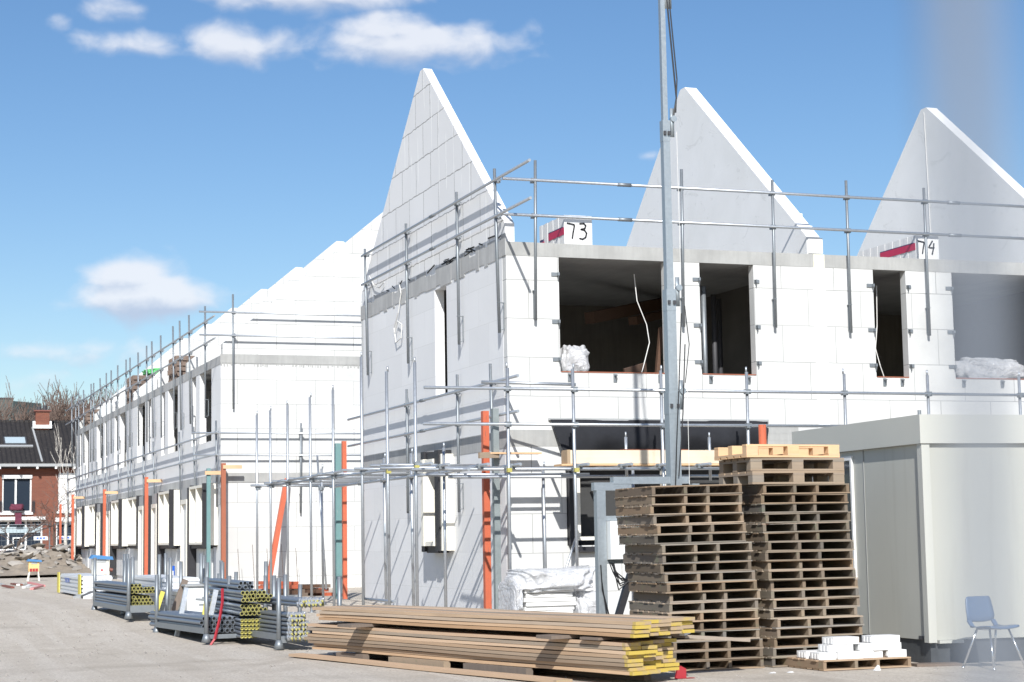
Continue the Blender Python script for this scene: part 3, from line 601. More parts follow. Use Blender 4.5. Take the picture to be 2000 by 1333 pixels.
# ------------------------------------------------------------------ roof tile packs on the slab edge of the row
def tile_pack(x0, y0, w, d, h, label, foil=None):
    t_ = thing('roof_tile_pack', label, 'tile pack', (x0, y0, 6.13)); r = random.Random(label)
    rows = max(2, int(h / .15)); 
    for j in range(rows):
        mb = MB(); n = int(d / .09)
        for k in range(n):
            y = y0 + d * k / n; o = r.uniform(-.02, .02)
            mb.prism([(y, 6.135 + j * h / rows), (y + .05, 6.135 + j * h / rows), (y + .065, 6.135 + (j + .92) * h / rows), (y + .02, 6.135 + (j + .95) * h / rows)], 'X', x0 + o, x0 + w + o)
        for k in range(int(w / .16)):
            mb.box(x0 + .02 + k * .16, y0 - .03, 6.14 + j * h / rows, x0 + .14 + k * .16, y0 - .001, 6.135 + (j + .8) * h / rows)
        mb.build('tile_course', 'tile_brown', t_)
    return t_
tile_pack(-.85, 26.2, 1.1, 1.5, .78, 'brown roof tile pack on the slab edge nearest to the end gable')
tile_pack(-.85, 34.9, 1.7, 1.6, .98, 'long brown roof tile pack with green foil on its top')
tile_pack(-.85, 47.6, 1.3, 1.4, .75, 'smallest and farthest brown roof tile pack on the row')
film('foil', .1, 35.4, 7.13, 1.0, 1.0, .24, 'crumpled green foil on top of the long roof tile pack', 6, 'foil', 'green_foil')

# ------------------------------------------------------------------ edge guard rails hung on the walls
def bracket(mb, p, nrm, along):
    """thin U of rod beside the foot of a hanging post; nrm points out of the wall"""
    p = Vector(p); n = Vector(nrm); q = p - n * .075
    mb.bar(p + Vector((0, 0, .48)) + n * .03, q + Vector((0, 0, .48)), .045, .012); mb.bar(q + Vector((0, 0, .48)), q + Vector((0, 0, .06)), .022, .016)
    mb.bar(q + Vector((0, 0, .06)), p + Vector((0, 0, .04)), .022, .012)
def coupler(parent, p, m_='galvanised_dull', s=.042):
    p = Vector(p); mb = MB(); mb.box(p.x - s, p.y - s, p.z - s * .9, p.x + s, p.y + s, p.z + s * .9); mb.tube(p + Vector((-s * 1.6, -s * .5, s * .3)), p + Vector((s * 1.6, -s * .5, s * .3)), .011, n=6).tube(p + Vector((s * .5, -s * 1.7, -s * .3)), p + Vector((s * .5, s * 1.5, -s * .3)), .011, n=6)
    return mb.build('coupler', m_, parent)
def guard(label, axis, wallc, nrm, posts, zrails, r0, r1, ztop, zbot, cat='guard rail', lean=.045, offc=.05, rr_=.024, splices=()):
    """axis: rails run along 'X' or 'Y'; wallc: wall plane coordinate; nrm: +-1 outward along the other axis"""
    P = (lambda u, o, z: Vector((u, wallc + nrm * o, z))) if axis == 'X' else (lambda u, o, z: Vector((wallc + nrm * o, u, z)))
    t_ = thing('guard_rail', label, cat, P((r0 + r1) / 2, offc, zbot), 'guard rails along the slab edges')
    n = (0, nrm, 0) if axis == 'X' else (nrm, 0, 0); al = (-1, 0, 0) if axis == 'X' else (0, -1, 0)
    r = random.Random(label)
    for u in posts:
        zt = ztop + r.uniform(-.04, .06); zb = zbot + r.uniform(-.05, .05)
        lo = offc + lean + r.uniform(-.02, .03)
        po = MB().tube(P(u, .09, zb), P(u + r.uniform(-.03, .03), lo + .02, zt), rr_, n=10).build('post', 'galvanised_dull', t_, smooth=True)
        mb = MB(); bracket(mb, P(u, .09, zb), n, al); mb.build('bracket', 'galvanised_dull', po)
        for z in zrails: coupler(t_, P(u, offc + lean * .9, z))
    for i, z in enumerate(zrails):
        MB().tube(P(r0 + r.uniform(-.1, .1), offc + lean + .05, z), P(r1, offc + lean + .05, z), .0242, n=10).build('rail', 'galvanised', t_, smooth=True)
        for s_ in splices: MB().tube(P(s_ - .12, offc + lean + .05, z), P(s_ + .12, offc + lean + .05, z), .031, n=10).build('splice_sleeve', 'galvanised_dull', t_, smooth=True)
    return t_
guard('upper guard rail on four posts hung on the shaded end wall', 'Y', 0, -1, [.10, 2.15, 5.15, 7.95], [6.53, 7.11], -1.6, 8.15, 7.27, 4.68, splices=(3.4,))
guard('lower guard rail on three posts hung on the shaded end wall', 'Y', 0, -1, [.45, 2.27, 5.27], [3.37, 3.91], -.9, 9.3, 4.18, 1.9, splices=(4.1,))
guard('upper guard rail on five posts hung on the sunlit front wall', 'X', 0, -1, [.45, 3.02, 4.70, 6.12, 7.65, 9.9], [6.53, 7.10], -.1, 11.2, 7.36, 4.82, splices=(2.0, 8.2))
guard('upper guard rail along the front of the long row', 'Y', FX, -1, [19.9, 22.13, 23.61, 24.73, 27.03, 28.6, 29.84, 31.57, 33.5, 34.4, 36.5, 38.1, 39.3, 40.9, 43.0, 44.0, 46.1, 47.7, 48.8, 50.2], [6.55, 7.12], 18.3, 52.3, 7.55, 4.6)
guard('lower guard rail along the front of the long row', 'Y', FX, -1, [18.3, 21.3, 23.6, 28.2, 30.4, 32.8, 33.6, 35.9, 38.8, 39.9, 41.9, 43.1, 45.4, 47.1, 48.4, 51.4], [3.63, 4.18], 18.0, 51.4, 4.5, 2.3, lean=.05, offc=.06)
guard('upper guard rail across the end gable of the long row', 'X', Y0, -1, [-.75, 3.8], [6.60, 7.18], -1.6, 6.0, 7.6, 4.75, lean=.04, offc=.1)
guard('lower guard rail across the end wall of the long row', 'X', Y0, -1, [.95, 4.2], [3.61, 4.16], -1.7, 5.8, 4.45, 2.2, lean=.04, offc=.1)

# ------------------------------------------------------------------ tube scaffold round the corner house
sc = thing('tube_scaffold', 'galvanised tube scaffold standing round the corner of the near house', 'scaffold', (-1.9, -1.4, 0))
def up(x, y, ztop, r=.0245, base=None, spig=True):
    zb = gz(y) + .005 if base is None else base
    mb = MB().tube((x, y, zb), (x + random.uniform(-.02, .02), y, ztop - .08), r, n=12)
    if spig: mb.tube((x, y, ztop - .08), (x, y, ztop), .016, n=8)
    mb.box(x - .07, y - .07, zb - .004, x + .07, y + .07, zb + .004)
    o = mb.build('upright', 'galvanised', sc, smooth=True)
YS = [9.9, 8.6, 7.14, 5.24, 3.63, 1.73, .2, -1.25]
for y in YS: up(-1.9, y, 4.12 if y != 1.73 else 4.5)
YI = [7.42, 4.5, 3.03, 1.43, -.26]
for y in YI: up(-1.15, y, 2.92)
XF = [-.52, .55, 2.0, 3.45, 5.17, 6.72, 8.48, 10.2]
for x in XF: up(x, -1.4, 4.05)
for x in (.42, 1.9, 3.5): up(x, -.42, 2.62)
def tb(name, a, b_, r=.0242, m_='galvanised'): return MB().tube(a, b_, r, n=10).build(name, m_, sc, smooth=True)
tb('ledger', (-1.85, -1.9, 2.53), (-1.85, 9.1, 2.56)); tb('ledger', (-1.2, -1.6, 2.46), (-1.2, 6.6, 2.46)); tb('ledger', (-1.9, 3.0, 2.62), (-1.9, 9.0, 2.60))
tb('ledger', (-2.0, -1.35, 2.47), (3.6, -1.35, 2.47)); tb('ledger', (-1.6, -.47, 2.42), (1.15, -.47, 2.42)); tb('ledger', (-1.2, -.62, 2.38), (4.9, -.62, 2.38)); tb('ledger', (-2.4, -1.1, 2.50), (-.4, -1.1, 2.50))
for y in YS[:-1]: tb('transom', (-2.05, y - .07, 2.60), (-.35, y - .07, 2.58))
for y in (8.0, 6.6, 4.4, 2.7, .9): tb('transom', (-2.0, y, 2.62), (-.3, y, 2.60))
for x in (-1.55, -.95, -.45, .62, 1.32, 1.95, 2.62): tb('transom', (x, -1.75, 2.525), (x + .03, -.12, 2.52))
tb('guard_rail', (-1.82, -1.44, 3.66), (10.9, -1.44, 3.66)); tb('guard_rail', (-1.84, -1.44, 3.13), (5.6, -1.44, 3.13)); tb('guard_rail', (-.75, -.9, 3.80), (.6, -1.36, 3.74))
tb('low_rail', (-1.85, .1, .52), (-1.85, 1.8, .52)); tb('diagonal_brace', (-.72, 8.9, .5), (-.72, 9.6, 3.2), .02); tb('diagonal_brace', (.5, -.42, .3), (.95, -.42, 1.5), .02)
for x in XF:
    coupler(sc, (x, -1.42, 3.66)); 
    if x < 5: coupler(sc, (x, -1.42, 3.13)); coupler(sc, (x, -1.38, 2.47), 'galvanised_dull')
for y in YS: coupler(sc, (-1.88, y, 2.55))
for y in YI: coupler(sc, (-1.18, y, 2.46))
for x in (-1.55, -.95, -.45, .62, 1.32, 1.95, 2.62): coupler(sc, (x, -1.37, 2.51))
for (x, y, z) in ((-.52, -1.44, 2.45), (.55, -1.44, 2.45), (-1.9, -1.3, 2.5), (-1.9, .2, 2.5), (-1.15, -.30, 2.46)):
    MB().box(x - .035, y - .035, z - .03, x + .035, y + .035, z + .03).build('coupler_band', 'yellow_cap', sc)

# ------------------------------------------------------------------ masonry profile posts
def profile(x, y, z0, z1, m_, label, w=.085, arm=None, top=None):
    p = thing('profile_post', label, 'post', (x, y, z0), 'masonry profile posts'); b_ = top or (x, y)
    MB().bar((x, y, z0), (*b_, z1), w, w, up=(0, 1, 0)).build('post', m_, p)
    if arm: MB().box(x + arm[0], y - .09, z1 - arm[2] - .06, x + arm[1], y - .045, z1 - arm[2] + .03).build('cross_piece', 'fresh_wood', p)
    MB().box(x - .09, y - .09, z0, x + .09, y + .09, z0 + .012).build('foot_plate', 'galvanised_dull', p)
    return p
profile(-.28, .32, .1, 3.45, 'orange_paint', 'tall bright orange profile post at the corner of the near house', .10)
profile(-.26, -.10, .1, 3.46, 'grey_post', 'tall grey green profile post beside the bright orange one at the corner', .095)
profile(-.3, 9.05, .28, 3.46, 'orange_paint', 'orange profile post at the far end of the shaded end wall', .085)
profile(-.3, 9.55, .28, 3.44, 'teal_paint', 'thick teal profile post beside the far orange one', .12)
profile(-1.04, 18.0, .28, 3.41, 'orange_old', 'rusty red profile post with two cross pieces at the corner of the long row', .11, (-.02, .45, .08))
profile(-1.38, 18.15, .28, 3.29, 'teal_paint', 'pale teal profile post in front of the first frames of the long row', .09, (-.1, .35, .10))
for y, d, top in ((27.5, 'nearest along the front of the long row', 3.42), (37.0, 'second along the front of the long row', 3.35), (46.6, 'third along the front of the long row', 3.43), (51.1, 'thin and farthest, just past the end of the long row', 3.17)):
    profile(-1.5, y, .28, top, 'orange_paint', 'orange profile post, ' + d, .10 if y < 50 else .09, (.0, .55, .10) if y < 50 else None)
profile(-.28, 16.5, .28, 2.99, 'orange_paint', 'orange profile post leaning against the white end wall of the long row', .12, None, (.57, 18.1))

# ------------------------------------------------------------------ pallets
def pallet_proto(seed, W=1.08, D=1.02, H=.1045):
    r = random.Random(seed)
    t_ = thing('wooden_pallet', 'x', 'pallet', (0, 0, 0), 'weathered pallets in the two tall stacks')
    for k, fx in enumerate((0.0, .36, .63, 1.0)):
        x = -W / 2 + .021 + fx * (W - .042) + (r.uniform(-.012, .012) if 0 < k < 3 else 0)
        MB().box(x - .019, -D / 2 + r.uniform(-.004, .01), .0145, x + .019, D / 2, H - .0145).build('stringer', 'pallet_stringer', t_, local=True)
    for nm, za, zb in (('bottom_board', 0, .014), ('top_board', H - .014, H)):
        mb = MB(); n = 8; bw_ = .112
        for k in range(n):
            y = -D / 2 + k * (D - bw_) / (n - 1); o = r.uniform(-.012, .012); e = r.uniform(-.012, .01)
            dz = 0 if k else r.uniform(-.003, .003)
            mb.box(-W / 2 - .004 + o, y, za + dz + .0005, W / 2 + .004 + e, y + bw_ * r.uniform(.86, 1.0), zb + dz - .0005)
        mb.build(nm, 'pallet_wood', t_, local=True)
    return t_
PROT = [pallet_proto(i) for i in range(4)]
rp = random.Random(21); first_used = set()
def put_pallet(i, loc, rot, label):
    o = put_pallet0(i, loc, rot, label); k = rp.uniform(.72, 1.25); h = rp.uniform(-.05, .08)
    for ch_ in [x for x in COL.objects if x.parent == o]: ch_.color = (k * (1 + h), k, k * (1 - h), 1)
    return o
def put_pallet0(i, loc, rot, label):
    p = PROT[i]
    if i in first_used: return dup_thing(p, loc, rot, label)
    first_used.add(i); KIDS.setdefault(p.name, [(k, []) for k in COL.objects if k.parent == p])
    p.location = loc; p.rotation_euler = rot; p['label'] = label; return p
def lean_x(z, prof):
    for (z0, x0), (z1, x1) in zip(prof, prof[1:]):
        if z <= z1: return x0 + (x1 - x0) * (z - z0) / (z1 - z0)
    return prof[-1][1]
def pal_stack(n, x, y, prof, tilt, name, extra=''):
    z = 0.006
    for k in range(n):
        zz = z + .1045
        lab = ('lowest' if k == n - 1 - (n - 1) else '') 
        idx = n - 1 - k
        label = 'weathered pallet, %s from the top of the %s' % (ORDW[idx], name) if idx else 'weathered pallet on top of the %s' % name
        if k == 0: label = 'weathered pallet at the bottom of the %s, on the ground' % name
        tl = lean_x(z, tilt)
        put_pallet(rp.randrange(4), (x + lean_x(z, prof) + rp.uniform(-.022, .022), y + rp.uniform(-.03, .03), z), (rp.uniform(-.004, .004), -tl + rp.uniform(-.006, .006), rp.uniform(-.03, .03)), label)
        z = zz
    return z
pal_stack(19, -.83, -8.33, [(0, .02), (.55, -.02), (.7, .0), (1.2, -.08), (1.5, -.17), (2.1, -.17)], [(0, 0.0), (.5, .01), (.8, .012), (2.1, .012)], 'left pallet stack beside the timber')
zt = pal_stack(19, .40, -8.35, [(0, .0), (.8, -.0), (1.2, -.06), (2.1, -.11)], [(0, .004), (2.1, .004)], 'right pallet stack beside the cabin')
def eur(label, loc, rot, m_, flip=False):
    t_ = thing('block_pallet', label, 'pallet', loc); t_.rotation_euler = rot; W, D = 1.16, .80
    f = (lambda za, zb: (za, zb)) if not flip else (lambda za, zb: (.144 - zb, .144 - za))
    za, zb = f(.122, .144); mb = MB()
    for k in range(5): y = -D / 2 + k * (D - .13) / 4; mb.box(-W / 2, y, za, W / 2, y + .13, zb)
    mb.build('deck', m_, t_, local=True)
    za, zb = f(.1005, .1215); mb = MB()
    for x in (-W / 2, -.07, W / 2 - .14): mb.box(x, -D / 2, za, x + .14, D / 2, zb)
    mb.build('cross_board', m_, t_, local=True)
    for x in (-W / 2 + .002, -.07, W / 2 - .142):
        for y in (-D / 2 + .003, -.05, D / 2 - .103):
            za, zb = f(.0225, .100); MB().box(x, y, za, x + .14, y + .1, zb).build('block', m_, t_, local=True)
    za, zb = f(.001, .022); mb = MB()
    for y in (-D / 2 + .004, -.05, D / 2 - .104): mb.box(-W / 2, y, za, W / 2, y + .1, zb)
    mb.build('runner', m_, t_, local=True)
eur('brownish block pallet lying directly on the right stack of weathered pallets', (.20, -8.50, zt + .003), (0, .0, .02), 'eur_wood')
eur('grey block pallet just below the fresh yellow one on the right stack', (.21, -8.49, zt + .149), (0, .003, -.015), 'eur_wood')
eur('fresh yellow block pallet lying upside down on top of the right stack', (.15, -8.5, zt + .297), (0, .004, .0), 'fresh_wood', True)

# pallet with white blocks in front of the cabin
pp = put_pallet(0, (.56, -9.10, .006), (0, 0, .02), 'low single pallet on the ground carrying loose white blocks'); pp['group'] = 'x'; del pp['group']
rb = random.Random(4)
def wblock(x, y, z, w, d, h, rz, label):
    t_ = MB(); n = 4
    t_.box(-w / 2, -d / 2, 0, w / 2, d / 2, h)
    for k in range(3): t_.box(-w / 2 - .008, -d / 2 + .02 + k * d * .3, .01, -w / 2 - .0005, -d / 2 + .02 + k * d * .3 + d * .17, h - .01)
    o = t_.build('white_block', 'white_block', local=True); o.location = (x, y, z); o.rotation_euler = (0, 0, rz)
    tag(o, label, 'block', 'loose white blocks on the low pallet')
zz = .1115
lay = [(0, [(.13, .20), (.40, .30), (.68, .26), (.98, .22)], 'bottom layer'), (1, [(.30, .30), (.62, .16), (.86, .34)], 'middle layer'), (2, [(.36, .32), (.86, .34)], 'top layer')]
for j, row, nm in lay:
    for k, (x, w) in enumerate(row):
        for q in range(2 if j == 0 else 1):
            wblock(x + .02, -9.52 + .13 + q * .28 + rb.uniform(-.02, .02), zz + j * .077, w, .22, .075, rb.uniform(-.05, .05), '%s white block in the %s %s' % (['leftmost', 'second from left', 'third from left', 'rightmost'][k] if len(row) > 2 else ['left', 'right'][k], nm, 'on the low pallet' if q == 0 else 'at the back of the low pallet'))

# ------------------------------------------------------------------ stack of scaffold boards
TH = math.asin(.2557); OX, OY = -2.53, -10.38
BM = Matrix.Translation((OX, OY, 0)) @ Matrix.Rotation(TH, 4, 'Z')
def board_mesh(name, L, w=.193, h=.034, yel=.05, seed=0):
    mb = MB(); r = random.Random(seed); n = 10
    def ring(y): 
        dz = .004 * math.sin(y * 1.3 + seed); return [(0, y, dz), (w, y, dz), (w, y, h + dz), (0, y, h + dz)]
    ys = [0, yel] + [yel + (L - yel) * k / n for k in range(1, n + 1)]; vs = []
    for y in ys: vs += ring(y)
    fs = []; ms = []
    for k in range(len(ys) - 1):
        for i in range(4): fs.append((k * 4 + i, k * 4 + (i + 1) % 4, k * 4 + 4 + (i + 1) % 4, k * 4 + 4 + i)); ms.append(1 if k == 0 else 0)
    fs += [(0, 1, 2, 3), tuple(len(vs) - 4 + i for i in range(4))]; ms += [1, 0]
    mb.v = vs; mb.f = fs; mb.m = ms
    return mb
BOARDS = {}
def board(x, y, z, L, label, group, rz=0.0, tilt=0.0, yel=True):
    key = (round(L, 1), yel, random.randrange(3))
    if key not in BOARDS:
        o = board_mesh('scaffold_board', L, yel=.05 if yel else .001, seed=key[2]).build('scaffold_board', ['board_wood', 'yellow_end' if yel else 'board_wood'], local=True); BOARDS[key] = o
    else: o = BOARDS[key].copy(); COL.objects.link(o)
    o.matrix_world = BM @ Matrix.Translation((x, y, z)) @ Matrix.Rotation(rz, 4, 'Z') @ Matrix.Rotation(tilt, 4, 'X')
    k = random.uniform(.70, 1.22); h = random.choice([-.03, 0, .03, .08, .14]); o.color = (k * (1 + h), k, k * (1 - h), 1)
    tag(o, label, 'board', group); return o
random.seed(11); rb = random.Random(8)
ROWN = ['front', 'second', 'third', 'fourth', 'rearmost fifth']
for j in range(8):
    for i in range(4):
        st = [0, .10, .32, .42][i] + rb.uniform(-.06, .08) + (.22 if j == 2 and i == 1 else 0)
        board(i * .2 + rb.uniform(-.006, .006) + (.03 if j in (0, 1) else 0), st * .6, .105 + j * .040, 6.5 + rb.choice([0, 0, .1, -.1]), 'scaffold board in the %s column, %s layer from the top, lower bundle' % (ROWN[i], ORDW[7 - j]), 'yellow ended scaffold boards in the big stack', rb.uniform(-.0015, .0015))
for j in range(4):
    for i in range(5):
        st = [-.12, .02, .16, .24, .34][i] + rb.uniform(-.05, .06)
        board(i * .2 - .02 + rb.uniform(-.006, .006), st * .6 - .05, .475 + j * .040, 6.4 + rb.choice([0, 0, .1, -.1]), 'scaffold board in the %s column, %s layer from the top, upper bundle' % (ROWN[i], ORDW[3 - j]), 'yellow ended scaffold boards in the big stack', rb.uniform(-.0015, .0015))
def loc_bar(name, a, b_, w, h, m_, label, cat='board'):
    a = BM @ Vector(a); b_ = BM @ Vector(b_); return solo(MB().bar(a, b_, w, h), name, m_, label, cat)
loc_bar('spacer_board', (-.30, 5.05, .45), (1.0, 5.05, .45), .34, .034, 'old_plank', 'grey spacer board between the bundles, sticking out at the left part')
loc_bar('spacer_board', (-.22, 1.10, .45), (1.0, 1.0, .45), .30, .034, 'old_plank', 'grey spacer board between the bundles, sticking out near the yellow ends')
loc_bar('spacer_board', (-.06, .55, .447), (1.0, .55, .447), .3, .026, 'old_plank', 'short spacer board right beside the yellow ends of the stack')
for y, w, m_, d in ((5.4, .35, 'old_plank', 'left'), (3.6, .9, 'pallet_wood', 'middle'), (2.0, .9, 'old_plank', 'right')):
    loc_bar('bearer', (.02, y - .3, .05), (.02, y + w, .05), .09, .095, m_, 'grey timber bearer under the board stack, the %s one' % d, 'bearer')
loc_bar('bearer', (.55, 0.4, .05), (.55, 6.2, .05), .09, .095, 'old_plank', 'long grey bearer hidden deep under the board stack', 'bearer')
board(-.36, .7, .012, 6.0, 'long grey scaffold board lying on the ground along the foot of the stack', None, -0.03)
solo(MB().bar((-1.6, -9.55, .42), (-.72, -9.28, .34), .19, .036), 'loose_board', 'board_wood', 'single short board poking out behind the yellow ends towards the pallets', 'board')
solo(MB().prism([(-1.72, .004), (-1.60, .004), (-1.60, .10), (-1.66, .13), (-1.70, .08)], 'Y', -9.70, -9.67).box(-1.72, -9.74, .004, -1.52, -9.68, .008), 'red_bag', 'red_strap', 'bright red plastic scrap at the foot of the yellow board ends', 'plastic scrap')
solo(MB().bar((-1.68, -9.75, .45), (-1.58, -9.68, .47), .1, .03), 'paper_scrap', 'white_block', 'small white scrap wedged between the two board bundles', 'scrap')

# ------------------------------------------------------------------ tube racks with loose tubes
def tube_mesh(L, r, ring, claw=False, hole='dark_gap'):
    mb = MB(); n = 10
    mb.tube((0, 0, 0), (0, L, 0), r, n=n, caps=False)
    c = [(math.cos(2 * math.pi * i / n), math.sin(2 * math.pi * i / n)) for i in range(n)]
    for y in (0, L):
        o = [(a * r, y, b_ * r) for a, b_ in c] + [(a * r * .76, y, b_ * r * .76) for a, b_ in c] + [(a * r * .76, y + (.03 if y == 0 else -.03), b_ * r * .76) for a, b_ in c]
        fs = [(i, (i + 1) % n, n + (i + 1) % n, n + i) for i in range(n)]; mb.add(o, fs, 1)
        mb.add(o[n:], [(i, (i + 1) % n, n + (i + 1) % n, n + i) for i in range(n)] + [tuple(range(n, 2 * n))], 2)  # shallow socket; dark_gap paints in the shade of a hollow tube
    if claw:
        mb.box(-.038, -.06, -.03, .038, .0, .044, 3); mb.tube((0, -.06, .014), (0, -.12, .014), .034, .026, n=8, mi=3)
        mb.add([(-.017, -.125, .012), (.017, -.125, .012), (0, -.128, -.055), (0, -.10, .0)], [(0, 1, 2), (0, 2, 3), (1, 2, 3), (0, 1, 3)], 1)
        mb.box(.03, -.04, -.012, .065, -.015, .02, 3)
    return mb.build('steel_tube', ['tube_steel', ring, hole, 'aluminium'], local=True, smooth=True)
def rack(name_label, x0, x1, y0, y1, yaw, pst=1.0, plate=(.10, .22)):
    cx, cy = (x0 + x1) / 2, (y0 + y1) / 2; g0 = gz(cy); t_ = thing('tube_rack', name_label, 'rack', (cx, cy, g0), None, yaw)
    w, l = (x1 - x0) / 2, (y1 - y0) / 2
    for sx in (-1, 1):
        for sy in (-1, 1):
            mb = MB().tube((sx * w, sy * l, .01), (sx * w, sy * l, pst), .032, n=10).tube((sx * w, sy * l, .0), (sx * w, sy * l, .12), .075, .04, n=10)
            mb.build('post', 'galvanised_dull', t_, smooth=True, local=True)
        MB().box(sx * w - .03, -l, .12, sx * w + .03, l, .2).build('side_bearer', 'galvanised_dull', t_, local=True)
    for sy in (-1, 1): MB().box(-w, sy * l - .02, plate[0], w, sy * l + .02, plate[1]).build('end_plate', 'galvanised_dull', t_, local=True)
    return t_
TUBES = {}
def tubes(kind, rows, label, group, rackm, x0, y, z0, L, rr_, ring, claw=False, hole='dark_gap', stag=0.0, jit=.03, hexa=True):
    r = random.Random(label); 
    for j, n in enumerate(rows):
        for i in range(n):
            if kind not in TUBES: o = TUBES[kind] = tube_mesh(L, rr_, ring, claw, hole)
            else: o = TUBES[kind].copy(); COL.objects.link(o)
            x = x0 + (i + (.5 if hexa and j % 2 else 0)) * rr_ * 2.06; z = z0 + j * rr_ * (1.78 if hexa else 2.3)
            o.matrix_world = rackm @ Matrix.Translation((x, y + r.uniform(-jit, jit) - stag * i, z)) @ Matrix.Rotation(r.uniform(-.006, .006), 4, 'Z') @ Matrix.Rotation(r.uniform(0, 6.28), 4, 'Y') if not claw else rackm @ Matrix.Translation((x, y + r.uniform(-jit, jit), z)) @ Matrix.Rotation(r.uniform(-.008, .008), 4, 'Z') @ Matrix.Rotation(r.uniform(-.5, .5), 4, 'Y')
            tag(o, label, 'tube', group)
def rm(x, y, yaw): return Matrix.Translation((x, y, gz(y))) @ Matrix.Rotation(yaw, 4, 'Z')
rack('grey steel rack farthest back, holding yellow ringed tubes', -5.32, -4.62, 4.25, 7.9, 0.03)
m1 = rm(-5.30, 4.1, .03)
tubes('a', [7, 7, 7, 6], 'yellow ringed scaffold tube lying low in the rack farthest back', 'tubes in the back rack', m1, .05, .25, .25, 3.6, .03, 'yellow_cap')
tubes('a', [8, 7, 4], 'yellow ringed scaffold tube in the upper layers of the rack farthest back', 'tubes in the back rack', m1, .05, .2, .50, 3.6, .03, 'yellow_cap')
rack('grey steel rack in the middle holding dark and yellow tubes', -5.02, -4.02, -.75, 2.0, .10, .92, (.05, .11))
m2 = rm(-4.98, -.15, .10)
tubes('b', [9, 9, 9, 8], 'dark hollow tube in the low front bundle with black open ends', 'dark tubes in the middle rack', m2, .05, -.35, .17, 2.9, .032, 'tube_steel', hole='dark_gap', stag=.035, jit=.015)
m3 = rm(-4.44, -1.15, -.02)
tubes('c', [7, 7, 7, 7, 7], 'slim tube with a solid yellow cap at the bottom of the middle rack', 'yellow capped slim tubes', m3, .0, .0, .12, 2.9, .0245, 'yellow_cap', hole='yellow_cap', hexa=False, jit=.02)
tubes('d', [6, 6, 5], 'hollow tube with a yellow ring in the middle tier of the middle rack', 'yellow ringed tubes in the middle rack', m3, .0, .02, .44, 2.9, .029, 'yellow_cap', jit=.02)
tubes('d', [7, 7, 6], 'hollow tube with a yellow ring in the top tier of the middle rack', 'yellow ringed tubes in the middle rack', m3, .0, -.05, .63, 2.9, .029, 'yellow_cap', jit=.03)
rack('nearest grey steel rack holding tubes with yellow claws', -4.28, -3.42, -2.35, .2, .07, .95, (.08, .17))
m4 = rm(-4.10, -2.62, .06)
tubes('e', [5, 5, 5, 5, 4, 4], 'tube with a cast coupling claw and yellow tongue in the nearest rack', 'claw ended tubes', m4, .02, .06, .17, 2.0, .026, 'yellow_cap', True, hexa=False, jit=.03)
tubes('e', [7, 6], 'tube with a coupling claw in the top right of the nearest rack', 'claw ended tubes on top', m4, .20, .25, .60, 2.0, .026, 'yellow_cap', True, hexa=True, jit=.05)
solo(MB().path([(-4.62, -.62, .80), (-4.64, -.72, .6), (-4.70, -.80, .35), (-4.78, -.88, .1), (-4.84, -.9, .02)], .02, 4), 'lashing_strap', 'red_strap', 'red lashing strap hanging down over the middle tube rack', 'strap')
for (x, y, lx, d) in ((-5.0, 1.0, .06, 'left'), (-4.72, .15, .07, 'right')):
    solo(MB().bar((x, y, gz(y)), (x + lx + .1, y + .1, gz(y) + .72), .07, .05, up=(0, 1, 0)), 'rack_stanchion', 'aluminium', 'slanted pale steel stanchion of the middle rack, the %s one' % d, 'stanchion')
solo(MB().bar((-4.72, .3, .4), (-4.66, .35, .72), .05, .03, up=(0, 1, 0)), 'yellow_lath', 'yellow_paint', 'short yellow lath standing on the middle tube rack', 'lath')
solo(MB().bar((-4.84, 4.05, .32), (-4.72, 4.1, .66), .07, .04, up=(0, 1, 0)), 'yellow_lath', 'yellow_paint', 'bright yellow slanted strip at the back tube rack', 'lath')
mb = MB()
for k in range(6):
    mb.box(-4.55, 3.4, .22 + k * .075, -4.0, 7.2, .285 + k * .075)
solo(mb, 'plank_stack', 'aluminium', 'stack of silver aluminium planks beside the back tube rack', 'plank stack')
cbn = thing('grey_cabinet', 'pale grey metal cabinet with folded top behind the tube racks', 'cabinet', (-4.3, 3.2, .13))
MB().box(-4.52, 2.9, .20, -4.25, 3.4, .76).build('body', 'cabinet_white', cbn); MB().box(-4.56, 2.86, .761, -4.21, 3.44, .79).build('lid', 'gutter_grey', cbn); MB().box(-4.52, 2.88, .12, -4.49, 2.91, .219).box(-4.23, 2.88, .12, -4.2, 2.91, .219).build('leg', 'gutter_grey', cbn)
solo(MB().bar((-4.78, 3.1, .15), (-4.48, 3.3, .86), .1, .05, up=(0, 1, 0)), 'leaning_plank', 'old_plank', 'grey brown plank leaning against the pale cabinet', 'plank')
bp = thing('blue_pipe', 'bright blue plastic pipe standing upright behind the racks', 'pipe', (-3.44, 11.0, .27))
MB().tube((-3.44, 11.0, .27), (-3.44, 11.0, 1.0), .06, n=16).build('body', 'blue_pipe', bp, smooth=True); MB().box(-3.46, 10.935, .80, -3.42, 10.939, .90).build('sticker', 'white_paint', bp)
rack('grey steel rack half hidden behind the back tube rack, holding silver planks', -4.45, -3.7, 6.2, 10.2, 0.0)
mb = MB()
for k in range(7): mb.box(-4.40 + .015 * (k % 2), 5.9, .36 + k * .07, -3.78, 10.0, .405 + k * .07).box(-4.37, 5.92, .405 + k * .07, -3.8, 9.98, .428 + k * .07)
solo(mb, 'plank_stack', 'bright_alu', 'tall stack of silver planks in the rack behind the back tube rack', 'plank stack')
rack('grey steel rack behind the middle one with loose grey tubes', -4.16, -3.45, 2.2, 5.2, .05)
m6 = rm(-4.14, 2.1, .03)
tubes('f', [9, 8, 9, 8, 7], 'plain grey scaffold tube in the rack behind the middle one', 'tubes in the rear rack', m6, .03, .1, .28, 3.2, .03, 'tube_steel', jit=.08)
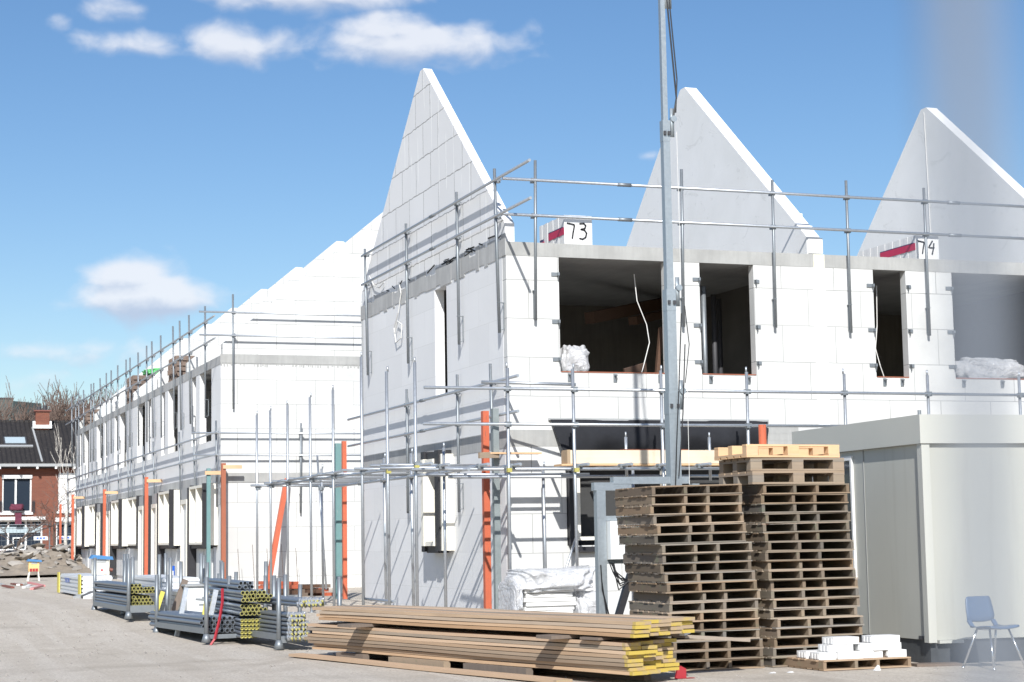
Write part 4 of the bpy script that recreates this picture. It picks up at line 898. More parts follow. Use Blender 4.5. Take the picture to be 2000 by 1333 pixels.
m8 = rm(-4.42, -1.1, -.02)
tubes('f', [4, 3], 'plain grey scaffold tube lying along the very top of the middle rack', 'tubes on top of the middle rack', m8, .02, .35, .80, 3.2, .03, 'tube_steel', jit=.12)
for k, (x, y, h_) in enumerate(((-5.1, 6.0, .95), (-4.75, 8.6, 1.0), (-4.0, 1.6, .92), (-3.75, .6, .9), (-4.9, 2.6, .85), (-3.9, 4.6, .95), (-3.6, 6.6, 1.0), (-3.45, -.4, .8))):
    solo(MB().tube((x, y, gz(y)), (x + .02, y, gz(y) + h_), .03, n=10).tube((x, y, gz(y)), (x, y, gz(y) + .1), .07, .04, n=10), 'rack_post', 'galvanised_dull', 'single grey steel post standing among the tube racks', 'post', 'single posts among the tube racks', smooth=True)
r = random.Random(33)
for k in range(22):
    x = -4.1 + r.uniform(-.4, .6); y = 3.5 + r.uniform(-1.5, 2)
    solo(MB().bar((x, y, .45 + r.uniform(0, .2)), (x + r.uniform(.3, .6), y - r.uniform(.8, 2.0), .5 + r.uniform(-.05, .12)), .05, .03), 'steel_profile', 'aluminium' if k % 3 else 'galvanised', 'loose pale steel profile in the jumble behind the middle rack', 'profile', 'jumbled steel profiles behind the racks')
solo(MB().bar((-4.0, 5.5, .62), (-3.35, 3.5, .78), .09, .06), 'steel_profile', 'tube_steel', 'thick dark steel profile lying aslant on top of the jumble', 'profile')
solo(MB().bar((-3.6, 3.4, .5), (-3.3, 3.0, .5), .2, .09), 'yellow_lath', 'yellow_paint', 'yellow block lying flat behind the rack posts', 'block')
# pile of brown and orange timbers by the end wall
for k in range(16):
    j = k // 5; x = -.95 + (k % 5) * .17 + r.uniform(-.04, .04); y = 12.6 + r.uniform(-.3, .3); z = .30 + j * .085
    solo(MB().bar((x - .1 + r.uniform(-.1, .1), y + .9, z), (x + .35, y - .5, z + r.uniform(-.01, .02)), .15, .075), 'short_timber', ['dark_wood', 'dark_wood', 'orange_paint', 'old_plank'][r.randrange(4)], 'short dark or orange timber in the pile before the white end wall', 'timber', 'pile of short timbers by the end wall')
for k in range(5):
    x = -.7 + k * .36; solo(MB().tube((x, 17.6, .3), (x - .05, 17.65, 1.3 + .1 * (k % 2)), .006, n=5), 'starter_rod', 'dark_wood', 'thin rod standing in front of the white end wall of the long row', 'rod', 'thin rods at the end wall')
# plain ground timbers along the foot of the buildings
solo(MB().bar((-.2, -2.2, .12), (3.6, -2.0, .12), .3, .1), 'sleeper', 'eur_wood', 'flat pale timber lying on the ground by the mast foot', 'timber')
solo(MB().bar((-.1, -2.55, .06), (3.4, -2.4, .06), .25, .1), 'sleeper', 'dark_wood', 'dark timber lying on the ground by the mast foot', 'timber')

# ------------------------------------------------------------------ wrapped insulation stack
ib = thing('insulation_bundle', 'white folded sheets stacked and wrapped in clear plastic at the corner of the near house', 'bundle', (-.25, -2.0, .02))
mb = MB(); r = random.Random(9)
for k in range(12): mb.box(-.62 + r.uniform(-.03, .02), -2.32 + r.uniform(-.03, .03), .05 + k * .062, .12 + r.uniform(-.03, .04), -1.6, .05 + k * .062 + .054)
mb.build('sheet', 'white_paint', ib)
def bag(name, cx, cy, cz, w, d, h, seed):
    bm = bmesh.new(); bmesh.ops.create_icosphere(bm, subdivisions=5, radius=1); ph = [random.Random(seed).uniform(0, 6) for _ in range(6)]; rq = random.Random(seed)
    for v in bm.verts:
        p = v.co.copy(); q = [math.copysign(abs(c) ** .5, c) for c in p]
        k = 1 + .05 * math.sin(6 * p.x + 5 * p.z + ph[0]) + .05 * math.sin(9 * p.z - 7 * p.x + ph[1] + 3 * math.sin(4 * p.y)) + .03 * math.sin(19 * p.x + 9 * p.z + ph[2]) + rq.uniform(-.012, .012)
        sag = .12 * (p.x > .3) * (p.x - .3) if name == 'wrap_top' else 0
        v.co = Vector((q[0] * w / 2 * k + cx, q[1] * d / 2 * k + cy, q[2] * h / 2 * k + cz + sag))
    bm.verts.index_update(); vs = [tuple(v.co) for v in bm.verts]; fs = [tuple(v.index for v in f.verts) for f in bm.faces]; bm.free()
    MB().add(vs, fs).build(name, 'film', ib, smooth=True)
bag('wrap_top', -.13, -2.0, .84, 1.2, .9, .34, 3); bag('wrap_side', .36, -2.0, .36, .42, .8, .62, 5); bag('wrap_flap', -.74, -2.02, .58, .14, .8, .5, 8)

# ------------------------------------------------------------------ telescopic light mast
MX, MY = .265, -5.5
ms = thing('light_mast', 'tall galvanised telescopic mast on a steel base frame behind the pallets', 'mast', (MX, MY, 0))
segs = [(.30, 3.28, .152), (3.28, 4.62, .125), (4.62, 6.85, .095), (6.85, 9.6, .068)]
for i, (za, zb, w) in enumerate(segs):
    mb = MB(); mb.box(MX - w / 2, MY - w / 2, za, MX + w / 2, MY + w / 2, zb)
    if i < 3: mb.box(MX - w / 2 - .003, MY - w / 2 - .003, zb - .28, MX + w / 2 + .003, MY + w / 2 + .003, zb - .002)
    sg = mb.build('mast_section', 'mast_steel', ms)
    if i < 3:
        for s_ in (-.3, .3): MB().box(MX + s_ * w - .016, MY - w / 2 - .03, zb - .20, MX + s_ * w + .016, MY - w / 2 - .009, zb - .15).build('bolt', 'lead_dark', sg)
        px = MX + w / 2 + .045
        MB().box(px - .03, MY - .05, zb - .22, px + .02, MY - .03, zb + .16).tube((px + .01, MY - .075, zb + .02), (px + .01, MY - .02, zb + .02), .042, n=14).build('pulley', 'mast_steel', ms, smooth=True)
MB().box(MX + .03, MY - .05, 8.35, MX + .12, MY - .03, 8.7).tube((MX + .09, MY - .075, 8.55), (MX + .09, MY - .02, 8.55), .06, n=14).build('pulley', 'mast_steel', ms, smooth=True)
MB().path([(MX + .05, MY - .05, 8.5), (MX + .13, MY - .06, 7.4), (MX + .15, MY - .06, 7.15), (MX + .10, MY - .06, 6.9)], .011, 6).path([(MX + .08, MY - .05, 8.55), (MX + .16, MY - .07, 7.4), (MX + .13, MY - .07, 6.95)], .009, 6).build('cable', 'black_cable', ms)
MB().path([(MX + .14, MY - .06, 6.7), (MX + .145, MY - .06, 4.9)], .004, 5).path([(MX + .20, MY - .06, 4.5), (MX + .19, MY - .06, 2.1)], .004, 5).build('hoist_wire', 'white_cable', ms)
MB().path([(MX + .12, MY - .1, 4.3), (MX + .05, MY - .11, 3.3), (MX + .0, MY - .11, 2.6), (MX - .03, MY - .1, 2.0)], .008, 6).path([(MX + .16, MY - .1, 3.9), (MX + .10, MY - .11, 3.0), (MX + .02, MY - .11, 2.2)], .008, 6).path([(MX + .17, MY - .1, 4.4), (MX + .22, MY - .1, 3.9), (MX + .15, MY - .1, 3.4)], .006, 6).build('cable', 'black_cable', ms)
MB().box(-.86, MY - .05, 2.03, -.35, MY + .05, 2.13).build('base_arm', 'mast_steel', ms); MB().box(-.60, MY - .056, 2.11, .46, MY + .056, 2.20).build('base_arm', 'mast_steel', ms)
MB().box(-.83, MY - .052, .0, -.71, MY + .052, 2.029).build('leg', 'mast_steel', ms); MB().box(-.55, MY + .6, .0, -.45, MY + .7, 2.03).build('leg', 'mast_steel', ms); MB().box(.5, MY - .05, .0, .6, MY + .05, 2.11).build('leg', 'mast_steel', ms)
MB().box(-.709, MY - .03, 1.65, -.2, MY + .03, 1.71).build('cross_bar', 'mast_steel', ms); MB().box(-.709, MY - .03, 1.11, -.2, MY + .03, 1.165).build('cross_bar', 'mast_steel', ms)
MB().bar((-.33, MY - .01, 1.12), (-.70, MY - .04, .10), .075, .06, up=(0, 1, 0)).build('diagonal_strut', 'mast_steel', ms)
MB().bar((-.385, MY - .05, .98), (-.60, MY - .07, .40), .082, .066, up=(0, 1, 0)).build('rubber_sleeve', 'membrane', ms)
cb = MB().box(-.70, MY - .16, 1.17, -.30, MY + .1, 1.645).build('cabinet', 'cabinet_white', ms); MB().box(-.66, MY - .166, 1.21, -.34, MY - .1605, 1.60).build('door', 'cabinet_white', cb)
r = random.Random(2); mb = MB()
for k in range(7):
    a = (-.69 + r.uniform(0, .06), MY - .08, 1.12); b_ = (-.38 + r.uniform(-.03, .03), MY - .09, .90 + r.uniform(-.05, .1)); mid = (-.55 + r.uniform(-.06, .06), MY - .10, .84 + r.uniform(-.06, .14)); mb.path([a, ((a[0] + mid[0]) / 2 - .02, MY - .1, 1.0), mid, b_], .008, 5)
mb.path([(-.80, MY - .06, 1.1), (-.79, MY - .07, .8), (-.70, MY - .07, .45), (-.64, MY - .07, .1)], .009, 5).path([(-.79, MY - .06, .9), (-.74, MY - .07, .5), (-.68, MY - .08, .1)], .008, 5).path([(-.36, MY - .09, .9), (-.3, MY - .1, .6), (-.22, MY - .1, .5), (-.34, MY - .1, .05)], .008, 5)
for k in range(10): a = 2 * math.pi * k / 10; mb.tube((-.39 + .055 * math.cos(a), MY - .1, .88 + .055 * math.sin(a)), (-.39 + .055 * math.cos(a + .63), MY - .1, .88 + .055 * math.sin(a + .63)), .012, n=5)
mb.build('cable', 'black_cable', ms)

# ------------------------------------------------------------------ site cabin
CO = Vector((1.46, -9.40, 0)); CR = R_(-3.0)
cab = thing('site_cabin', 'pale grey site cabin on a dark plinth behind the blue chair', 'cabin', CO, None, CR)
def cp(mb, name, m_): return mb.build(name, m_, cab, local=True)
LX, LY = 5.9, 3.25
cp(MB().box(.06, .06, .26, LX, LY - .06, 2.50), 'wall', 'cabin_wall')
cp(MB().box(.08, .10, .0, LX, LY - .1, .255), 'plinth', 'cabin_base')
cp(MB().box(.0, .0, 2.42, LX + .05, LY, 2.74), 'roof_fascia', 'cabin_trim')
cp(MB().box(.02, .02, .235, .12, .12, 2.419), 'corner_post', 'cabin_trim'); cp(MB().box(.02, LY - .12, .235, .12, LY - .02, 2.419), 'corner_post', 'cabin_trim')
for y in (.14, 1.45): cp(MB().box(.052, y, .27, .059, y + .012, 2.415), 'panel_joint', 'seam')
for x in (1.35, 2.55, 3.75): cp(MB().box(x, .053, .27, x + .006, .0595, 2.415), 'panel_joint', 'seam')
cp(MB().box(-.004, .05, 2.416, LX, .054, 2.4195), 'drip_edge', 'seam')
cp(MB().box(.05, .16, .262, .0595, .30, .30), 'vent_plate', 'lead_dark')
cp(MB().box(.03, 1.72, .9, .0595, 1.76, 2.36).box(.03, 1.761, 2.31, .0595, 2.75, 2.36).box(.03, 2.751, .9, .0595, 2.8, 2.36), 'window_frame', 'white_paint')
cp(MB().box(.05, 1.77, .9, .0594, 2.74, 2.30), 'window_pane', 'glass')
cp(MB().box(.15, .02, .225, .45, .10, .258), 'lifting_lug', 'cabin_trim')
cp(MB().tube((.03, .05, 2.741), (.03, .05, 2.79), .02, n=6), 'roof_eye', 'galvanised_dull')
solo(MB().bar((1.7, -9.6, .015), (1.2, -9.5, .015), .2, .03), 'ground_slab', 'old_plank', 'flat grey slab on the ground at the corner of the site cabin', 'slab')
solo(MB().tube((2.55, -3.6, .0), (2.55, -3.6, 3.0), .055, n=16), 'orange_pipe', 'orange_paint', 'orange pipe end showing above the site cabin roof', 'pipe', smooth=True)

# ------------------------------------------------------------------ blue chair (faces -Y, slightly turned)
ch = thing('plastic_chair', 'blue plastic shell chair with bare metal legs in front of the site cabin', 'chair', (1.74, -10.20, 0), None, R_(8))
def shell():
    prof = [(-.20, .425), (-.19, .44), (-.10, .438), (.04, .425), (.12, .432), (.165, .47), (.185, .55), (.205, .65), (.22, .745)]
    def grid(pr, hw, th=.012):
        mb = MB(); n = 8; vs = []
        for k, (y, z) in enumerate(pr):
            for s_ in range(n + 1):
                u = s_ / n * 2 - 1; w = hw(k); edge = .018 * u * u
                vs.append((u * w, y - edge * (1 if z > .5 else 0), z + (edge if z <= .5 else 0)))
        m_ = n + 1; o = len(vs); top = [(i * m_ + j, i * m_ + j + 1, (i + 1) * m_ + j + 1, (i + 1) * m_ + j) for i in range(len(pr) - 1) for j in range(n)]
        vs2 = [(x, y + .010, z - .010) for x, y, z in vs]; mb.add(vs + vs2, top + [tuple(i + o for i in f) for f in top] + [(j, j + 1, o + j + 1, o + j) for j in range(n)] + [((len(pr) - 1) * m_ + j, (len(pr) - 1) * m_ + j + 1, o + (len(pr) - 1) * m_ + j + 1, o + (len(pr) - 1) * m_ + j) for j in range(n)]
               + [(i * m_, (i + 1) * m_, o + (i + 1) * m_, o + i * m_) for i in range(len(pr) - 1)] + [(i * m_ + n, (i + 1) * m_ + n, o + (i + 1) * m_ + n, o + i * m_ + n) for i in range(len(pr) - 1)])
        return mb
    grid(prof[:5], lambda k: .195).build('seat', 'chair_blue', ch, local=True, smooth=True)
    bk = [(.172, .49), (.185, .55), (.2, .62), (.212, .69), (.22, .735), (.223, .752)]
    grid(bk, lambda k: [.185, .19, .186, .178, .168, .150][k]).build('backrest', 'chair_blue', ch, local=True, smooth=True)
    for s_ in (-1, 1): MB().bar((s_ * .165, .115, .432), (s_ * .168, .172, .50), .05, .018).build('back_arm', 'chair_blue', ch, local=True)
shell()
for sx in (-1, 1):
    for sy, yt in ((-1, -.10), (1, .09)):
        MB().tube((sx * .13, yt, .42), (sx * .215, sy * .235, .012), .0115, n=10).tube((sx * .215, sy * .235, .0), (sx * .215, sy * .235, .02), .016, n=10).build('leg', 'chrome', ch, local=True, smooth=True)
    MB().tube((sx * .13, -.10, .418), (sx * .13, .09, .418), .011, n=8).build('side_rail', 'chrome', ch, local=True, smooth=True)
MB().tube((-.13, .0, .412), (.13, .0, .412), .010, n=8).build('cross_rail', 'chrome', ch, local=True, smooth=True)

# ------------------------------------------------------------------ temporary power boxes, aluminium stack, odds on the left
def power_box(x, y, s, label, lower, zleg):
    g0 = gz(y); t_ = thing('power_box', label, 'power box', (x, y, g0)); w = .15 * s
    MB().box(x - w, y - .14, g0 + zleg, x + w, y + .14, g0 + zleg + .30 * s).build('body', 'hut_white' if lower != 'red' else 'hut_yellow', t_)
    mb = MB(); mb.prism([(x - w - .06, g0 + zleg + .30 * s), (x + w + .09, g0 + zleg + .27 * s), (x + w + .07, g0 + zleg + .33 * s), (x - w, g0 + zleg + .37 * s)], 'Y', y - .2, y + .2); mb.build('roof', 'blue_roof', t_)
    MB().box(x - w * .5, y - .15, g0 + zleg + .22 * s, x + w * .6, y - .141, g0 + zleg + .275 * s).build('hatch', 'gutter_grey', t_)
    if lower == 'red':
        for k in range(3): MB().box(x - w * .8 + k * w * .55, y - .17, g0 + zleg - .0, x - w * .8 + k * w * .55 + w * .42, y - .141, g0 + zleg + .1).build('socket', 'red_strap', t_)
    else:
        MB().tube((x + .02, y - .145, g0 + zleg + .1), (x + .02, y - .141, g0 + zleg + .1), .03, n=5).build('emblem', 'red_strap', t_)
        for k in range(2): MB().tube((x + w, y - .05 + .1 * k, g0 + zleg + .12), (x + w + .09, y - .07 + .1 * k, g0 + zleg + .09), .04, n=10).build('socket', 'brown_red', t_)
    for sx in (-1, 1):
        for sy in (-1, 1): MB().bar((x + sx * w * .8, y + sy * .12, g0 + zleg), (x + sx * w * (1.1 if lower == 'red' else .85), y + sy * .15, g0), .035, .035, up=(0, 1, 0)).build('leg', 'gutter_grey' if lower != 'red' else 'hut_white', t_)
power_box(-4.26, 16.0, 1.22, 'white power box on legs with a blue lid by the back rack', 'shield', .50)
power_box(-3.84, 37.0, 1.15, 'cream power box on legs with a blue lid in front of the rubble heap', 'red', .32)
st = thing('barrier_stack', 'stack of silver barrier planks with yellow straps and blue lettering on the left', 'barrier stack', (-4.6, 17.4, .28))
mb = MB()
for k in range(5): z = .33 + k * .088; mb.box(-4.78 + .01 * (k % 2), 15.1, z, -4.1, 19.7, z + .05).box(-4.75, 15.1, z + .05, -4.12, 19.7, z + .083)
mb.build('plank', 'bright_alu', st)
for y in (15.05, 19.5): MB().box(-4.81, y + .1, .30, -4.785, y + .5, .80).build('end_strap', 'yellow_paint', st)
cu = bpy.data.curves.new('lettering', 'FONT'); cu.body = 'TECK'; cu.size = .15; cu.extrude = .002
to = bpy.data.objects.new('tmp', cu); COL.objects.link(to); dg = bpy.context.evaluated_depsgraph_get(); me = bpy.data.meshes.new_from_object(to.evaluated_get(dg)); bpy.data.objects.remove(to)
me.name = 'lettering'; me.materials.clear(); me.materials.append(M['blue_pipe']); lo = bpy.data.objects.new('lettering', me); COL.objects.link(lo); lo.parent = st
lo.matrix_local = Matrix.Translation((-.187, 1.15, .30)) @ Matrix(((0, 0, -1, 0), (-3.0, 0, 0, 0), (0, 1, 0, 0), (0, 0, 0, 1)))
r = random.Random(12)
for k in range(9):
    x = -5.0 + r.uniform(-.5, .7); y = 21 + r.uniform(-1, 14); z = .31
    solo(MB().bar((x, y, z), (x + r.uniform(-.3, .6), y + r.uniform(.6, 2.2), z + r.uniform(0, .06)), .10, .05), 'site_scrap', ['white_paint', 'pink_plastic', 'brown_red', 'gutter_grey'][k % 4], ['white strip', 'pinkish plastic strip', 'dark red strip', 'grey strip'][k % 4] + ' of scrap lying on the ground beyond the barrier stack', 'scrap', 'scrap on the ground on the left')
for k, (x, y, s_, m_) in enumerate(((-4.75, 14.7, .09, 'lead_dark'), (-4.9, 14.9, .06, 'gutter_grey'), (-4.75, 14.3, .07, 'white_paint'), (-4.45, 13.6, .12, 'pink_plastic'), (-4.2, 13.2, .1, 'brown_red'))):
    solo(MB().bar((x, y, .30), (x + .25, y + .3, .30 + s_), .2, s_), 'site_scrap', m_, ['black plastic lump', 'grey bucket scrap', 'small white plastic scrap', 'pink crate scrap', 'dark red beam stub'][k] + ' lying at the near foot of the barrier stack', 'scrap')

# ------------------------------------------------------------------ rubble heap at the end of the road
def heap():
    r = random.Random(17); nx, ny = 70, 50; vs = []
    from mathutils import noise as N
    X0, X1, YA, YB = -9.5, .6, 43.5, 58.0
    for j in range(ny + 1):
        for i in range(nx + 1):
            u = i / nx; w = j / ny; x = X0 + u * (X1 - X0); y = YA + w * (YB - YA)
            env = max(0, math.sin(math.pi * min(1, max(0, w * .95 + .02)))) ** .7 * max(0, min(1, (x + 9.5) / 1.5)) * max(0, min(1, (.6 - x) / 1.3))
            hgt = env * (1.05 + .55 * math.exp(-((x + 1.3) / 1.2) ** 2) * math.exp(-((y - 52) / 5) ** 2) + .35 * math.exp(-((x + 3.2) / .9) ** 2))
            hgt *= .80 + .32 * N.fractal(Vector((x * 1.1, y * 1.1, 0)), .8, 2.0, 5)
            hgt += env * .13 * N.fractal(Vector((x * 3.1, y * 3.1, 5)), 1.0, 2.0, 3)
            vs.append((x, y, .27 + max(-.05, hgt * .72)))
    n = nx + 1
    o = MB().add(vs, [(j * n + i, j * n + i + 1, (j + 1) * n + i + 1, (j + 1) * n + i) for j in range(ny) for i in range(nx)]).build('rubble_heap', 'soil')
    tag(o, 'heap of soil and broken concrete at the end of the road', 'rubble heap', kind='stuff')
    for k in range(95):
        x = -4.4 + r.uniform(-1.2, 3.4); y = 44.2 + r.uniform(0, 7.0); t = (y - 44) / 8; z = .36 + 1.15 * math.sin(min(1.5, t * 1.7)) * r.uniform(.75, 1.0)
        s_ = r.uniform(.10, .36); bm = bmesh.new(); bmesh.ops.create_icosphere(bm, subdivisions=1, radius=1)
        sc_ = (s_ * r.uniform(.8, 1.7), s_ * r.uniform(.6, 1.2), s_ * r.uniform(.14, .34))
        mt = Matrix.Translation((x, y, z)) @ Euler((r.uniform(-.5, .5), r.uniform(-.5, .5), r.uniform(0, 3))).to_matrix().to_4x4()
        for v in bm.verts: v.co = Vector([c * q * r.uniform(.75, 1.15) for c, q in zip(v.co, sc_)])
        bm.verts.index_update(); vs = [mt @ v.co for v in bm.verts]; fs = [tuple(v.index for v in f.verts) for f in bm.faces]; bm.free()
        solo(MB().add(vs, fs), 'concrete_chunk', 'rubble', 'broken concrete chunk lying on the rubble heap', 'rubble chunk', 'concrete chunks on the rubble heap')
heap()
r = random.Random(5)
bm = []
for k in range(1): pass
# small stones on the ground
mb = MB()
for k in range(900):
    x = r.uniform(-9, 3); y = r.uniform(-12.5, 8) if k < 720 else r.uniform(8, 40)
    if x > -2 and y > -3: x = -5.4 - r.random() * 3
    s_ = r.choice([.006, .008, .012, .015, .02, .03]) * r.uniform(.7, 1.3); z = gz(y)
    vs = [(x + s_ * r.uniform(.7, 1.3) * math.cos(a), y + s_ * r.uniform(.7, 1.3) * math.sin(a), z - .003) for a in (0, 1.57, 3.14, 4.71)] + [(x + r.uniform(-.3, .3) * s_, y, z + s_ * r.uniform(.5, .9))]
    mb.add(vs, [(0, 1, 4), (1, 2, 4), (2, 3, 4), (3, 0, 4)])
o = mb.build('loose_stones', 'rubble', origin=(0, 0, 0)); tag(o, 'small loose stones scattered over the sandy ground', 'stones', kind='stuff')
for k, (x, y, m_) in enumerate(((.55, -9.85, 'paper'), (-.55, -9.6, 'a'), (-.35, -9.62, 'b'))):
    solo(MB().prism([(x - .04, .004), (x + .03, .004), (x + .015, .06 if k == 0 else .016), (x - .01, .035 if k == 0 else .014)], 'Y', y, y + .04), 'paper_scrap', 'white_block', ['white folded scrap in front of the low block pallet', 'small white crumb at the foot of the left pallet stack', 'second white crumb nearer the right pallet stack'][k], 'scrap')

# ------------------------------------------------------------------ brick house behind the far end of the road
bh = thing('brick_house', 'red brick house with a dark tiled roof and white windows beyond the rubble heap', 'house', (-3, 68, .28))
HX0, HX1, HY = -16.0, 9.0, 68.0
HU = [(-2.60, -1.17, 3.15, 4.96), (.14, 1.5, 3.2, 4.96), (-6.2, -4.8, 3.15, 4.96)]; HD = [(-5.4, -.62, 1.25, 2.75), (.05, 2.4, 1.25, 2.65)]
MB().wall('Y', HY, HY + .3, HX0, HX1, .1, 5.35, HU + HD).build('front_wall', 'brick', bh)
MB().box(HX0, HY + .35, .1, HX1, HY + .4, 5.4).build('room_shade_sheet', 'room_dark', bh)  # dark sheet close behind the windows, standing in for unlit rooms
MB().box(HX0, HY + 8.2, .1, HX1, HY + 8.5, 5.4).box(HX1 - .3, HY + .41, .1, HX1, HY + 8.2, 5.4).build('rear_wall', 'brick', bh)
rf = MB().prism([(HY - .45, 5.50), (HY - .42, 5.62), (HY + 4.05, 7.95), (HY + 4.25, 7.95), (HY + 8.8, 5.6), (HY + 8.8, 5.45)], 'X', HX0 - .2, HX1 + .2).build('roof', 'roof_tiles', bh)
mb = MB()
for k in range(70): x = HX0 + k * .36; mb.tube((x, HY + 4.15, 7.93), (x + .33, HY + 4.15, 7.95), .11, .125, n=8)
mb.build('ridge_tiles', 'roof_tiles', rf)
MB().box(HX0 - .2, HY - .60, 5.42, HX1 + .2, HY - .44, 5.56).build('gutter', 'gutter_grey', bh)
MB().box(HX0, HY - .44, 5.36, HX1, HY - .01, 5.42).build('soffit', 'lead_dark', bh)
for k in range(24): x = -14.6 + k * .91; MB().box(x - .05, HY - .62, 5.30, x + .05, HY - .44, 5.41).build('rafter_end', 'white_paint', bh)
cy_ = HY + 3.4
c_ = MB().box(-.72, cy_ - .25, 7.2, -.02, cy_ + .4, 8.45).build('chimney', 'brick', bh)
MB().box(-.80, cy_ - .33, 8.451, .06, cy_ + .48, 8.52).build('cap', 'brown_red', c_)
MB().tube((-.52, cy_, 8.52), (-.52, cy_, 8.72), .11, n=10).tube((-.24, cy_, 8.52), (-.24, cy_, 8.78), .12, n=10).build('pot', 'lead_dark', c_)
MB().box(-.84, cy_ - .36, 7.56, .10, cy_ - .255, 7.74).box(-.86, cy_ - .2, 7.6, -.725, cy_ + .0, 7.95).box(-.015, cy_ - .2, 7.6, .10, cy_ + .0, 7.95).build('flashing', 'white_paint', c_)
def on_roof(x, t, o=0.0):   # point on the front slope, t metres up from the eaves
    return Vector((x, HY - .42 + t * .887, 5.62 + t * .4625)) + Vector((0, -.4625, .887)) * o
slw = MB().bar(on_roof(-1.86, 2.05, .05), on_roof(-1.86, 2.95, .05), 1.15, .1, up=(0, -.46, .887)).build('skylight', 'lead_dark', bh)
MB().bar(on_roof(-1.86, 2.13, .105), on_roof(-1.86, 2.87, .105), 1.0, .012, up=(0, -.46, .887)).build('pane', 'skylight_glass', slw)
MB().bar(on_roof(-1.86, 1.83, .04), on_roof(-1.86, 2.0, .04), 1.7, .06, up=(0, -.46, .887)).build('lead_apron', 'gutter_grey', slw)
MB().bar(on_roof(-.70, .1, .02), on_roof(-.86, 4.3, .02), .09, .04, up=(0, -.46, .887)).build('roof_seam', 'gutter_grey', rf)
def hwin(x0, x1, z0, z1, bars, name='window', top=.0, m_='glass'):
    f = MB(); w = .07
    f.box(x0, HY + .05, z0, x0 + w, HY + .15, z1).box(x1 - w, HY + .05, z0, x1, HY + .15, z1).box(x0 + w, HY + .05, z0, x1 - w, HY + .15, z0 + w).box(x0 + w, HY + .05, z1 - w, x1 - w, HY + .15, z1)
    for b_ in bars: f.box(b_ - .045, HY + .052, z0 + w, b_ + .045, HY + .148, z1 - w)
    fr = f.build(name, 'white_paint', bh)
    MB().box(x0 + w, HY + .12, z0 + w, x1 - w, HY + .13, z1 - w).build('pane', m_, fr)
    MB().box(x0 - .08, HY - .10, z0 - .12, x1 + .08, HY + .14, z0 - .001).build('sill', 'white_paint', fr)
    return fr
for (a, b_, z0, z1) in HU:
    fr = hwin(a, b_, z0, z1, [(a + b_) / 2 - .05])
    MB().box(a - .02, HY - .06, z1 - .12, b_ + .02, HY + .045, z1 + .06).build('blind_box', 'white_paint', fr)
    MB().box(b_ - .32, HY + .16, z0 + .07, b_ - .08, HY + .17, z1 - .08).build('curtain', 'curtain', fr)
fr = hwin(-5.4, -.62, 1.25, 2.75, [-4.3, -3.3, -2.28, -1.42])
MB().box(-5.32, HY + .04, 2.12, -.7, HY + .119, 2.42).build('transom_panel', 'skylight_glass', fr)
MB().box(-2.06, HY + .03, 1.36, -2.0, HY + .1, 1.9).box(-1.66, HY + .03, 1.36, -1.6, HY + .1, 1.9).box(-1.999, HY + .03, 1.84, -1.661, HY + .1, 1.9).box(-1.999, HY + .03, 1.36, -1.661, HY + .1, 1.41).build('casement', 'white_paint', fr)
fr = hwin(.05, 2.4, 1.25, 2.65, [.5, .95, 1.6])
MB().box(-5.6, HY - .25, 2.76, -.5, HY - .001, 2.92).box(0, HY - .3, 2.66, 2.6, HY - .001, 2.86).build('canopy', 'white_paint', bh)
MB().box(.16, HY - .02, 3.14, 1.9, HY - .004, 5.1).build('render_panel', 'white_paint', bh)
for (x0, x1) in ((-2.75, -2.62), (-1.14, -1.02)):
    mb = MB()
    for k in range(4): x = x0 + (x1 - x0) * k / 3; mb.tube((x, HY - .08 - .05 * (k % 2), 3.1), (x, HY - .08, 3.75), .012, n=5)
    mb.build('grille', 'lead_dark', bh)
fb = thing('flower_box', 'flower box with pink blossom and a dark red cloth hung at the upper window', 'flower box', (-1.85, 67.8, 2.75))
film('blossom', -1.9, 67.78, 3.25, .62, .3, .32, 'blossom', 4, m_='flowers').parent = fb
q = [o for o in COL.objects if o.name.startswith('blossom')][0]; q.location = Vector(q.location) - Vector((-1.85, 67.8, 2.75))
for kk in ('label', 'category'):
    if kk in q: del q[kk]
MB().box(-1.98, 67.72, 2.55, -1.66, 67.78, 3.22).build('cloth', 'flowers', fb); MB().box(-2.05, 67.68, 3.14, -1.55, 67.95, 3.22).build('tray', 'lead_dark', fb)
# mesh fence with white signs in front of the house
def mesh_fence(x0, x1, y, label, signs):
    t_ = thing('mesh_fence', label, 'fence', ((x0 + x1) / 2, y, .28), 'temporary mesh fence panels'); mb = MB()
    for x in (x0, x1): mb.tube((x, y, .28), (x, y, 2.5), .03, n=8)
    for z in (.5, 2.45): mb.tube((x0, y, z), (x1, y, z), .022, n=6)
    mb.build('frame', 'galvanised_dull', t_); mb = MB(); n = int((x1 - x0) / .16)
    for k in range(n): x = x0 + (x1 - x0) * k / n; mb.tube((x, y, .5), (x, y, 2.45), .005, n=4)
    for k in range(7): z = .6 + k * .28; mb.tube((x0, y, z), (x1, y, z), .010, n=4)
    mb.build('wires', 'galvanised_dull', t_)
    for sx in signs:
        MB().box(sx - .32, y - .02, 1.72, sx + .32, y - .011, 1.90).build('sign', 'white_paint', t_)
        MB().box(sx - .20, y - .024, 1.78, sx - .10, y - .0205, 1.85).box(sx - .06, y - .024, 1.78, sx + .05, y - .0205, 1.85).box(sx + .09, y - .024, 1.78, sx + .2, y - .0205, 1.85).build('sign_marks', 'blue_pipe', t_)
mesh_fence(-4.6, -.95, 61.0, 'mesh fence panel with a white sign before the wide ground floor window', [-1.35]); mesh_fence(-.75, 2.6, 61.0, 'mesh fence panel with a white sign behind the birch', [-.25])
mb = MB(); rq = random.Random(8)
